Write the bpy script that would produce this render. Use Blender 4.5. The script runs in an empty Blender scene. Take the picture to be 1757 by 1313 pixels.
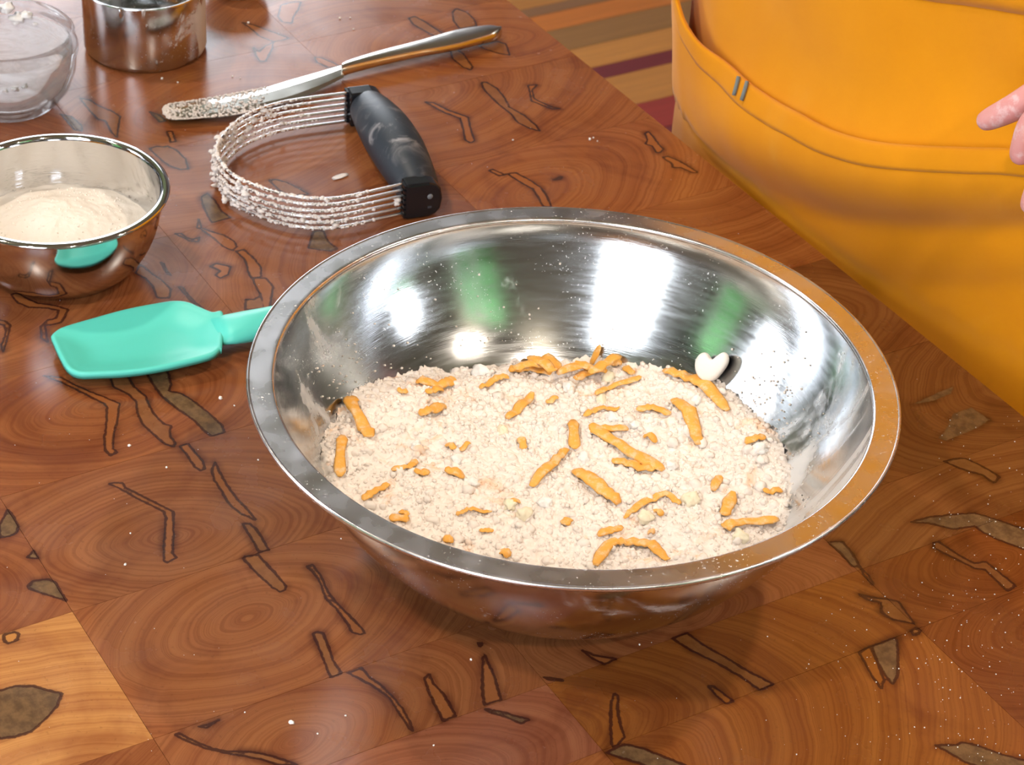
import bpy, bmesh, math, random
from math import sin, cos, pi, radians, sqrt, atan2, hypot
from mathutils import Vector, Matrix, noise
from mathutils.geometry import delaunay_2d_cdt

S = bpy.context.scene
COL = S.collection
# ------------------------------------------------------------------ camera
cam_d = bpy.data.cameras.new('camera'); cam = bpy.data.objects.new('camera', cam_d); COL.objects.link(cam)
cam_d.sensor_width = 36.0; cam_d.lens = 3949.69 / 1757 * 36.0
cam_d.clip_start = 0.02; cam_d.clip_end = 60
CR = Vector((0.99769867, 0.03920292, 0.05532168)); CD = Vector((0.06780382, -0.57685105, -0.81403041)); CF = Vector((0, 0.81590808, -0.57818164))
CP = Vector((0, -0.85925642, 0.70889982))
cam.matrix_world = Matrix(((CR.x, -CD.x, -CF.x, CP.x), (CR.y, -CD.y, -CF.y, CP.y), (CR.z, -CD.z, -CF.z, CP.z), (0, 0, 0, 1)))
cam_d.dof.use_dof = True; cam_d.dof.focus_distance = 1.06; cam_d.dof.aperture_fstop = 34
S.camera = cam
# ------------------------------------------------------------------ view, world
S.view_settings.view_transform = 'Standard'; S.view_settings.look = 'None'
S.view_settings.exposure = 0.30; S.view_settings.gamma = 1.0; S.view_settings.use_curve_mapping = False
try: S.cycles.adaptive_threshold = .05; S.cycles.max_bounces = 6; S.cycles.diffuse_bounces = 2; S.cycles.glossy_bounces = 3; S.cycles.transmission_bounces = 2; S.cycles.transparent_max_bounces = 8; S.cycles.caustics_refractive = False; S.cycles.caustics_reflective = False
except Exception: pass
W = bpy.data.worlds.new('overcast_sky'); S.world = W; W.use_nodes = True
bg = W.node_tree.nodes['Background']; bg.inputs[0].default_value = (0.88, 0.93, 1.0, 1); bg.inputs[1].default_value = 6.5
LAMP_W = 12.5            # watts of each warm ceiling downlight
TH = -0.99912109        # direction of the table's long edge
TC, TS = cos(TH), sin(TH)
FLOOR_Z = -0.90; CEIL_Z = 1.75
RX0, RX1, RY0, RY1 = -2.4, 3.0, -1.75, 3.4      # room walls
BX, BY, RIMZ = 0.02840877, 0.00802508, 0.100    # mixing bowl centre and rim height

# ------------------------------------------------------------------ helpers
rnd = random.Random(11)
def link(o, parent=None):
    COL.objects.link(o)
    if parent: o.parent = parent
    return o
def tag(o, label=None, cat=None, group=None, kind=None):
    if label: o['label'] = label
    if cat: o['category'] = cat
    if group: o['group'] = group
    if kind: o['kind'] = kind
    return o
def empty(name, loc=(0, 0, 0), rz=0.0):
    o = bpy.data.objects.new(name, None); o.empty_display_size = 0.02
    o.location = loc; o.rotation_euler = (0, 0, rz)
    return link(o)
def mesh(name, v, f, mat=None, parent=None, smooth=False, loc=None):
    m = bpy.data.meshes.new(name); m.from_pydata([tuple(p) for p in v], [], f); m.update()
    if smooth:
        for p in m.polygons: p.use_smooth = True
    if mat: m.materials.append(mat)
    o = bpy.data.objects.new(name, m)
    if loc: o.location = loc
    return link(o, parent)
def bm_obj(name, bm, mat=None, parent=None, smooth=False, loc=None):
    bmesh.ops.recalc_face_normals(bm, faces=bm.faces[:])
    m = bpy.data.meshes.new(name); bm.to_mesh(m); bm.free()
    if smooth:
        for p in m.polygons: p.use_smooth = True
    if mat: m.materials.append(mat)
    o = bpy.data.objects.new(name, m)
    if loc: o.location = loc
    return link(o, parent)
def box_data(x0, x1, y0, y1, z0, z1):
    v = [(x, y, z) for z in (z0, z1) for y in (y0, y1) for x in (x0, x1)]
    return v, [(0, 2, 3, 1), (4, 5, 7, 6), (0, 1, 5, 4), (2, 6, 7, 3), (0, 4, 6, 2), (1, 3, 7, 5)]
def boxes(name, L, mat, parent=None, bevel=0.0):
    v, f = [], []
    for b in L:
        bv, bf = box_data(*b); n = len(v); v += bv; f += [tuple(i + n for i in q) for q in bf]
    o = mesh(name, v, f, mat, parent)
    if bevel:
        md = o.modifiers.new('bevel', 'BEVEL'); md.width = bevel; md.segments = 2
    return o
def lathe(name, prof, mat, parent=None, loc=None, seg=96, smooth=True, close=False):
    v, f = [], []
    for r, z in prof:
        for i in range(seg):
            a = 2 * pi * i / seg; v.append((r * cos(a), r * sin(a), z))
    n = len(prof)
    for j in range(n if close else n - 1):
        k = (j + 1) % n
        for i in range(seg):
            i2 = (i + 1) % seg
            f.append((j * seg + i, j * seg + i2, k * seg + i2, k * seg + i))
    bm = bmesh.new()
    vs = [bm.verts.new(p) for p in v]
    for q in f:
        try: bm.faces.new([vs[i] for i in q])
        except ValueError: pass
    bmesh.ops.remove_doubles(bm, verts=bm.verts[:], dist=1e-7)
    return bm_obj(name, bm, mat, parent, smooth, loc)
def frames(pts):
    pts = [Vector(p) for p in pts]; out = []; n = len(pts); up = None
    for i in range(n):
        t = (pts[min(i + 1, n - 1)] - pts[max(i - 1, 0)]).normalized()
        if up is None:
            up = Vector((0, 0, 1)) if abs(t.z) < .95 else Vector((1, 0, 0))
        s = t.cross(up).normalized(); u = s.cross(t).normalized(); up = u
        out.append((pts[i], s, u))
    return out
def sweep_data(pts, radii, seg=8, cap=True):
    """radii: list of (side, up) half sizes or floats; returns verts, faces"""
    v, f = [], []
    fr = frames(pts)
    for (p, s, u), r in zip(fr, radii):
        rs, ru = (r, r) if not isinstance(r, tuple) else r
        for k in range(seg):
            a = 2 * pi * k / seg; v.append(p + s * (rs * cos(a)) + u * (ru * sin(a)))
    n = len(fr)
    for i in range(n - 1):
        for k in range(seg):
            k2 = (k + 1) % seg
            f.append((i * seg + k, i * seg + k2, (i + 1) * seg + k2, (i + 1) * seg + k))
    if cap:
        f.append(tuple(range(seg - 1, -1, -1))); f.append(tuple((n - 1) * seg + k for k in range(seg)))
    return v, f
def sweep(name, pts, radii, mat, parent=None, seg=8, smooth=True):
    if not isinstance(radii, (list,)): radii = [radii] * len(pts)
    v, f = sweep_data(pts, radii, seg)
    return mesh(name, v, f, mat, parent, smooth)
def cr_spline(P, n):
    """Catmull-Rom through points, n samples per span"""
    P = [Vector(p) for p in P]; out = []
    for i in range(len(P) - 1):
        a, b, c, d = P[max(i - 1, 0)], P[i], P[i + 1], P[min(i + 2, len(P) - 1)]
        for k in range(n):
            t = k / n
            out.append(0.5 * ((2 * b) + (c - a) * t + (2 * a - 5 * b + 4 * c - d) * t * t + (3 * b - a - 3 * c + d) * t ** 3))
    out.append(P[-1]); return out
ICO = {}
def ico(sub):
    if sub not in ICO:
        bm = bmesh.new(); bmesh.ops.create_icosphere(bm, subdivisions=sub, radius=1)
        bm.verts.ensure_lookup_table()
        ICO[sub] = ([v.co.copy() for v in bm.verts], [tuple(x.index for x in q.verts) for q in bm.faces]); bm.free()
    return ICO[sub]
def blob(v, f, c, r, sub=1, squash=(1, 1, 1), rough=.35, rg=rnd, off=None):
    """append a lumpy crumb to v, f"""
    V, F = ico(sub); n = len(v)
    o = Vector((rg.random() * 90, rg.random() * 90, rg.random() * 90)); th = rg.random() * 6.28; ct, st = cos(th), sin(th)
    for p in V:
        k = 1 + rough * noise.noise(p * 1.6 + o)
        x, y, z = p.x * squash[0] * k, p.y * squash[1] * k, p.z * squash[2] * k
        v.append((c[0] + r * (x * ct - y * st), c[1] + r * (x * st + y * ct), c[2] + r * z))
    f += [tuple(i + n for i in q) for q in F]
def fbm(x, y, z=0.0, o=4):
    return noise.fractal(Vector((x, y, z)), 1.0, 2.0, o)
def smooth01(x, a, b):
    t = max(0.0, min(1.0, (x - a) / (b - a))); return t * t * (3 - 2 * t)

# ------------------------------------------------------------------ materials
class NT:
    def __init__(s, name):
        s.m = bpy.data.materials.new(name); s.m.use_nodes = True; s.t = s.m.node_tree
        s.b = s.t.nodes['Principled BSDF']; s.o = s.t.nodes['Material Output']
    def n(s, typ, **kw):
        d = s.t.nodes.new('ShaderNode' + typ)
        for k, v in kw.items(): setattr(d, k, v)
        return d
    def l(s, a, b): s.t.links.new(a, b)
    def val(s, sock, v):
        if hasattr(v, 'is_linked'): s.l(v, sock)
        else: sock.default_value = v
    def math(s, op, a, b=0.0, clamp=False):
        d = s.n('Math', operation=op, use_clamp=clamp); s.val(d.inputs[0], a); s.val(d.inputs[1], b); return d.outputs[0]
    def rng(s, x, a, b, c=0.0, d=1.0, mode='SMOOTHSTEP'):
        r = s.n('MapRange', interpolation_type=mode); s.val(r.inputs[0], x)
        for i, q in zip((1, 2, 3, 4), (a, b, c, d)): s.val(r.inputs[i], q)
        return r.outputs[0]
    def mix(s, f, a, b, blend='MIX'):
        d = s.n('Mix', data_type='RGBA', blend_type=blend); s.val(d.inputs[0], f); s.val(d.inputs[6], a); s.val(d.inputs[7], b); return d.outputs[2]
    def noise(s, vec=None, scale=5.0, detail=3.0, rough=.5, dist=0.0, w=None):
        d = s.n('TexNoise')
        if w is not None: d.noise_dimensions = '1D' if vec is None else '4D'; s.val(d.inputs['W'], w)
        if vec is not None: s.l(vec, d.inputs['Vector'])
        d.inputs['Scale'].default_value = scale; d.inputs['Detail'].default_value = detail
        d.inputs['Roughness'].default_value = rough; d.inputs['Distortion'].default_value = dist
        return d.outputs[0]
    def obj(s): return s.n('TexCoord').outputs['Object']
    def mapping(s, vec, scale=(1, 1, 1), rot=(0, 0, 0), loc=(0, 0, 0)):
        d = s.n('Mapping'); s.l(vec, d.inputs[0]); d.inputs['Scale'].default_value = scale; d.inputs['Rotation'].default_value = rot; d.inputs['Location'].default_value = loc; return d.outputs[0]
    def bump(s, h, strength=.3, dist=.001):
        d = s.n('Bump'); d.inputs['Strength'].default_value = strength; d.inputs['Distance'].default_value = dist; s.l(h, d.inputs['Height']); s.l(d.outputs[0], s.b.inputs['Normal'])
    def set(s, **kw):
        for k, v in kw.items():
            s.val(s.b.inputs[k.replace('_', ' ')], v)
        return s
def c4(r, g, b): return (r, g, b, 1.0)
def srgb(r, g, b):
    f = lambda c: (c / 255 / 12.92) if c / 255 < .04045 else ((c / 255 + .055) / 1.055) ** 2.4
    return (f(r), f(g), f(b), 1.0)

def plain(name, col, rough=.5, var=.06, scale=20, metallic=0.0, bump=0.0, bscale=200, **kw):
    t = NT(name); v = t.obj()
    n = t.noise(v, scale, 3)
    t.set(Base_Color=t.mix(n, tuple(c * (1 - var) for c in col[:3]) + (1,), tuple(min(1, c * (1 + var)) for c in col[:3]) + (1,)), Roughness=rough, Metallic=metallic, **kw)
    if bump: t.bump(t.noise(v, bscale, 3), bump, .0006)
    return t.m

# wood of the end-grain blocks: grain rings, tone and worm-channel distance come from mesh attributes
def wood_material():
    t = NT('end_grain_maple')
    at = lambda n: t.n('Attribute', attribute_name=n)
    g = at('grain').outputs['Vector']; tone = at('tone').outputs['Color']; sd = at('channel').outputs['Fac']; gr = at('channel_grey').outputs['Fac']
    v = t.obj()
    sep = t.n('SeparateXYZ'); t.l(g, sep.inputs[0])
    wob = t.noise(v, 26, 3, .55); wob2 = t.noise(v, 9, 2)
    ax = t.math('ABSOLUTE', sep.outputs[0]); ay = t.math('ABSOLUTE', sep.outputs[1])
    d = t.math('POWER', t.math('ADD', t.math('POWER', ax, 1.7), t.math('POWER', ay, 1.7)), 1 / 1.7)
    w = t.math('ADD', d, t.math('MULTIPLY', wob, .10)); w = t.math('ADD', w, t.math('MULTIPLY', wob2, .12))
    w = t.math('ADD', w, sep.outputs[2])
    r1 = t.noise(None, 24, 3, .8, w=w)
    r2 = t.noise(None, 4.5, 1, .5, w=w)
    ring = t.rng(r1, .34, .60); band = t.rng(r2, .34, .66)
    base = t.mix(t.math('MULTIPLY', t.math('SUBTRACT', 1, ring), .36), tone, t.mix(1, tone, srgb(174, 124, 108), 'MULTIPLY'))
    base = t.mix(t.math('MULTIPLY', t.math('SUBTRACT', 1, band), .30), base, t.mix(1, base, srgb(186, 132, 124), 'MULTIPLY'))
    cloud = t.noise(v, 14, 4, .6, 1.2)
    base = t.mix(t.math('MULTIPLY', t.rng(cloud, .48, .72), .45), base, t.mix(1, base, srgb(178, 132, 126), 'MULTIPLY'))
    # fine pores
    pores = t.noise(v, 420, 2, .6)
    base = t.mix(t.math('MULTIPLY', t.rng(pores, .60, .75), .22), base, srgb(70, 36, 20))
    # worm channels: fill inside, dark outline, purple stain around
    jag = t.math('MULTIPLY', t.math('SUBTRACT', t.noise(v, 300, 3, .6), .5), .0016)
    s2 = t.math('ADD', sd, jag)
    inside = t.rng(s2, -.0006, .0002, 1, 0)
    fn = t.noise(v, 160, 4, .65)
    tan = t.mix(fn, t.mix(1, tone, srgb(226, 214, 190), 'MULTIPLY'), t.mix(1, tone, srgb(255, 250, 238), 'MULTIPLY'))
    olive = t.mix(t.rng(fn, .35, .68), srgb(90, 66, 45), srgb(118, 88, 58))
    fill = t.mix(gr, tan, olive)
    halo = t.rng(sd, 0.0, .0065, 1, 0)
    hm = t.math('MULTIPLY', t.math('MULTIPLY', halo, halo), t.rng(t.noise(v, 40, 3), .38, .66))
    base = t.mix(t.math('MULTIPLY', hm, .75), base, t.mix(1, base, srgb(120, 74, 82), 'MULTIPLY'))
    base = t.mix(inside, base, fill)
    dist = t.math('ABSOLUTE', s2)
    lw = t.math('MULTIPLY', t.noise(v, 70, 2), .0013)
    line = t.math('SUBTRACT', 1, t.rng(t.math('SUBTRACT', dist, t.math('MULTIPLY', lw, .55)), .0001, .0006))
    soft = t.math('SUBTRACT', 1, t.math('MULTIPLY', t.rng(gr, 1.4, 1.6), .9))
    base = t.mix(t.math('MULTIPLY', t.math('MULTIPLY', line, .86), soft), base, srgb(52, 20, 16))
    t.set(Base_Color=base, Roughness=t.rng(t.noise(v, 30, 4), .3, .7, .18, .30, 'LINEAR'))
    t.b.inputs['Specular IOR Level'].default_value = .5
    return t.m

def steel(name, rough=.14, dust=0.0, lo=.60, hi=.80, scale=30, aniso=.5, col=(.63, .645, .66), right=0.0, left=0.0, stretch=(1, 1, .45)):
    t = NT(name); v = t.obj()
    n = t.noise(t.mapping(v, (1, 1, 9)), 60, 3)
    fine = t.noise(t.mapping(v, (1, 1, 30)), 90, 2)
    r = t.rng(n, .25, .75, rough * .75, rough * 1.35, 'LINEAR')
    tg = t.n('Tangent', direction_type='RADIAL', axis='Z')
    t.l(tg.outputs[0], t.b.inputs['Tangent']); t.b.inputs['Anisotropic'].default_value = aniso
    base = col + (1,)
    if dust:
        sep = t.n('SeparateXYZ'); nv = t.n('VectorMath', operation='NORMALIZE'); t.l(v, nv.inputs[0]); t.l(nv.outputs[0], sep.inputs[0])
        m = t.noise(t.mapping(v, stretch), scale, 6, .62, .8)
        reg = t.math('ADD', t.math('MULTIPLY', t.rng(sep.outputs[0], .45, .9), right), t.math('MULTIPLY', t.rng(sep.outputs[0], -.45, -.9), left))
        mk = t.math('MULTIPLY', t.rng(t.math('ADD', m, reg), lo, hi), dust)
        specks = t.math('MULTIPLY', t.rng(t.noise(v, 760, 2, .6), .66, .71), t.rng(t.noise(v, 34, 3), .48, .62))
        mk = t.math('MAXIMUM', mk, t.math('MULTIPLY', specks, .75))
        t.set(Base_Color=t.mix(mk, base, c4(.86, .83, .82)), Metallic=t.math('SUBTRACT', 1, mk), Roughness=t.math('ADD', r, t.math('MULTIPLY', mk, .5)))
    else:
        t.set(Base_Color=base, Metallic=1.0, Roughness=r)
    sc = t.noise(t.mapping(v, (1.0, 1.0, 1.0)), 240, 2, .5, 3.0)
    hsum = t.math('ADD', t.math('MULTIPLY', fine, 1.0), t.math('MULTIPLY', sc, .25))
    t.bump(hsum, .05, .0003)
    return t.m

def flour_material(name, a, b, orange=0.0):
    t = NT(name); v = t.obj()
    n = t.noise(v, 60, 4, .6); col = t.mix(n, a, b)
    if orange:
        k = t.rng(t.noise(v, 55, 4, .6, .6), .57, .72)
        col = t.mix(t.math('MULTIPLY', k, orange), col, srgb(248, 192, 138))
    t.set(Base_Color=col, Roughness=.92); t.b.inputs['Specular IOR Level'].default_value = .15
    t.bump(t.noise(v, 900, 3, .6), .35, .0006)
    return t.m

def cheese_material():
    t = NT('cheddar'); v = t.n('TexCoord').outputs['Object']
    gv = t.n('NewGeometry').outputs['Position']
    n = t.noise(gv, 120, 3); col = t.mix(n, srgb(246, 164, 54), srgb(255, 198, 100))
    k = t.rng(t.noise(gv, 260, 4, .65), .46, .70)
    col = t.mix(t.math('MULTIPLY', k, .62), col, srgb(250, 222, 190))
    t.set(Base_Color=col, Roughness=.5)
    t.bump(t.noise(gv, 700, 2), .3, .0005)
    return t.m

def apron_material():
    t = NT('marigold_cotton'); v = t.obj()
    w1 = t.n('TexWave', wave_type='BANDS', bands_direction='Z'); w1.inputs['Scale'].default_value = 520; t.l(v, w1.inputs[0])
    w2 = t.n('TexWave', wave_type='BANDS', bands_direction='X'); w2.inputs['Scale'].default_value = 520; t.l(v, w2.inputs[0])
    n = t.noise(v, 22, 4, .6); fl = t.rng(t.noise(v, 15, 5, .6, .5), .56, .78)
    col = t.mix(n, srgb(222, 140, 0), srgb(236, 154, 2))
    col = t.mix(t.math('MULTIPLY', fl, .22), col, srgb(240, 186, 90))
    t.set(Base_Color=col, Roughness=.82)
    t.b.inputs['Sheen Weight'].default_value = .15; t.b.inputs['Specular IOR Level'].default_value = .2
    t.bump(t.math('ADD', t.math('MULTIPLY', w1.outputs[1], .5), t.math('ADD', t.math('MULTIPLY', w2.outputs[1], .5), t.math('MULTIPLY', t.noise(v, 60, 4), 2.0))), .12, .0008)
    return t.m

def skin_material():
    t = NT('floury_skin'); v = t.obj()
    n = t.noise(v, 60, 3); col = t.mix(n, srgb(214, 140, 140), srgb(232, 170, 164))
    fl = t.rng(t.noise(v, 130, 5, .65), .48, .66)
    col = t.mix(t.math('MULTIPLY', fl, .6), col, srgb(238, 214, 218))
    t.set(Base_Color=col, Roughness=.55)
    t.b.inputs['Subsurface Weight'].default_value = .15; t.b.inputs['Subsurface Radius'].default_value = (.01, .004, .003); t.b.inputs['Subsurface Scale'].default_value = .5
    t.bump(t.noise(v, 380, 3), .25, .0008)
    return t.m

def thin_glass(name, tint=(1, 1, 1), blend=.12, amount=.5):
    t = NT(name); tr = t.n('BsdfTransparent'); tr.inputs[0].default_value = tint + (1,)
    gl = t.n('BsdfGlossy'); gl.inputs['Roughness'].default_value = .02
    mx = t.n('MixShader'); lw = t.n('LayerWeight'); lw.inputs[0].default_value = blend
    t.l(t.math('MULTIPLY', lw.outputs[0], amount), mx.inputs[0]); t.l(tr.outputs[0], mx.inputs[1]); t.l(gl.outputs[0], mx.inputs[2]); t.l(mx.outputs[0], t.o.inputs[0])
    return t.m

def smear_material():
    t = NT('cream_smear'); v = t.obj()
    n = t.noise(t.mapping(v, (1, 1, 3.2), (0.5, .2, 0)), 36, 5, .6, 1.2)
    k = t.rng(n, .34, .62, .55, .96)
    tr = t.n('BsdfTransparent'); df = t.n('BsdfDiffuse'); df.inputs[0].default_value = (.92, .90, .94, 1)
    tl = t.n('BsdfTranslucent'); tl.inputs[0].default_value = (.92, .90, .95, 1)
    m0 = t.n('MixShader'); m0.inputs[0].default_value = .4; t.l(df.outputs[0], m0.inputs[1]); t.l(tl.outputs[0], m0.inputs[2])
    mx = t.n('MixShader'); t.l(k, mx.inputs[0]); t.l(tr.outputs[0], mx.inputs[1]); t.l(m0.outputs[0], mx.inputs[2]); t.l(mx.outputs[0], t.o.inputs[0])
    return t.m

def rubber_material():
    t = NT('dusty_black_rubber'); v = t.obj()
    k = t.rng(t.noise(v, 55, 5, .62, .8), .50, .70)
    sep = t.n('SeparateXYZ'); t.l(v, sep.inputs[0])
    mid = t.rng(t.math('ABSOLUTE', t.math('ADD', sep.outputs[1], .006)), .006, .030, 1, .15)
    k = t.math('MULTIPLY', k, mid)
    t.set(Base_Color=t.mix(t.math('MULTIPLY', k, .8), c4(.022, .030, .043), c4(.48, .46, .48)), Roughness=.5)
    return t.m

M = {}
M['wood'] = wood_material()
M['core'] = plain('dark_glue_core', srgb(70, 36, 20), .6)
M['steel_big'] = steel('steel_mixing_bowl', .13, .85, .62, .82, 22, .75, right=.17, left=.10)
M['steel_rim'] = steel('steel_rim', .26, .35, .72, 1.0, 140, .2, col=(.70, .70, .735))
M['steel'] = steel('steel_polished', .055, 0, aniso=.25, col=(.66, .67, .69))
M['steel_cup'] = steel('steel_measuring_cup', .13, .8, .60, .72, 40, .5, right=.10)
M['steel_knife'] = steel('steel_knife', .20, 0, aniso=0, col=(.66, .64, .60))
M['wire'] = plain('steel_wire', c4(.72, .71, .72), .25, metallic=1.0)
M['glass'] = thin_glass('clear_glass', (.97, .98, .985), .22, .6)
M['smear'] = smear_material()
M['cream'] = plain('thick_cream', c4(.88, .86, .86), .45, .03, 80, bump=.2, bscale=120)
M['teal'] = plain('teal_silicone', srgb(90, 212, 198), .42, .025, 12, bump=.03, bscale=300)
M['flour'] = flour_material('flour_crumble', srgb(249, 234, 223), srgb(255, 249, 244), .55)
M['flour_plain'] = flour_material('plain_flour', srgb(250, 238, 226), srgb(255, 250, 244))
M['butter'] = flour_material('butter_lump', srgb(250, 238, 208), srgb(254, 246, 224))
M['white_lump'] = flour_material('floured_butter', srgb(252, 248, 244), srgb(255, 254, 252))
M['cheese'] = cheese_material()
M['residue'] = flour_material('flour_paste', srgb(226, 216, 212), srgb(252, 246, 244))
M['rubber'] = rubber_material()
M['black_plastic'] = plain('black_plastic', c4(.008, .009, .012), .18)
M['apron'] = apron_material()
M['thread'] = plain('yellow_thread', srgb(255, 210, 100), .7)
M['tack'] = plain('grey_blue_thread', srgb(120, 130, 132), .8)
M['skin'] = skin_material()
M['shirt'] = plain('dark_shirt', srgb(46, 48, 56), .8, .1)
M['trousers'] = plain('navy_trousers', srgb(34, 38, 52), .85, .1)
M['hair'] = plain('brown_hair', srgb(60, 40, 28), .6, .2, 80)
M['eye'] = plain('eye', srgb(60, 46, 40), .2)
M['shoe'] = plain('black_shoe', srgb(24, 22, 22), .5)
M['wall'] = plain('warm_painted_wall', srgb(104, 101, 92), .85, .03, 3)
M['ceil'] = plain('white_ceiling', srgb(214, 213, 222), .9, .02, 3)
M['trim'] = plain('window_trim', srgb(196, 190, 182), .5)
M['pane'] = thin_glass('window_glass')
M['leaf'] = plain('hedge_leaves', srgb(70, 128, 62), .6, .6, 9, bump=.8, bscale=30)
M['leg'] = plain('dark_leg', srgb(64, 38, 24), .5)
M['ceramic'] = plain('cream_ceramic', srgb(238, 226, 210), .25, .02)
M['wall_far'] = plain('cool_painted_wall', srgb(176, 178, 196), .85, .03, 3)
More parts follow.
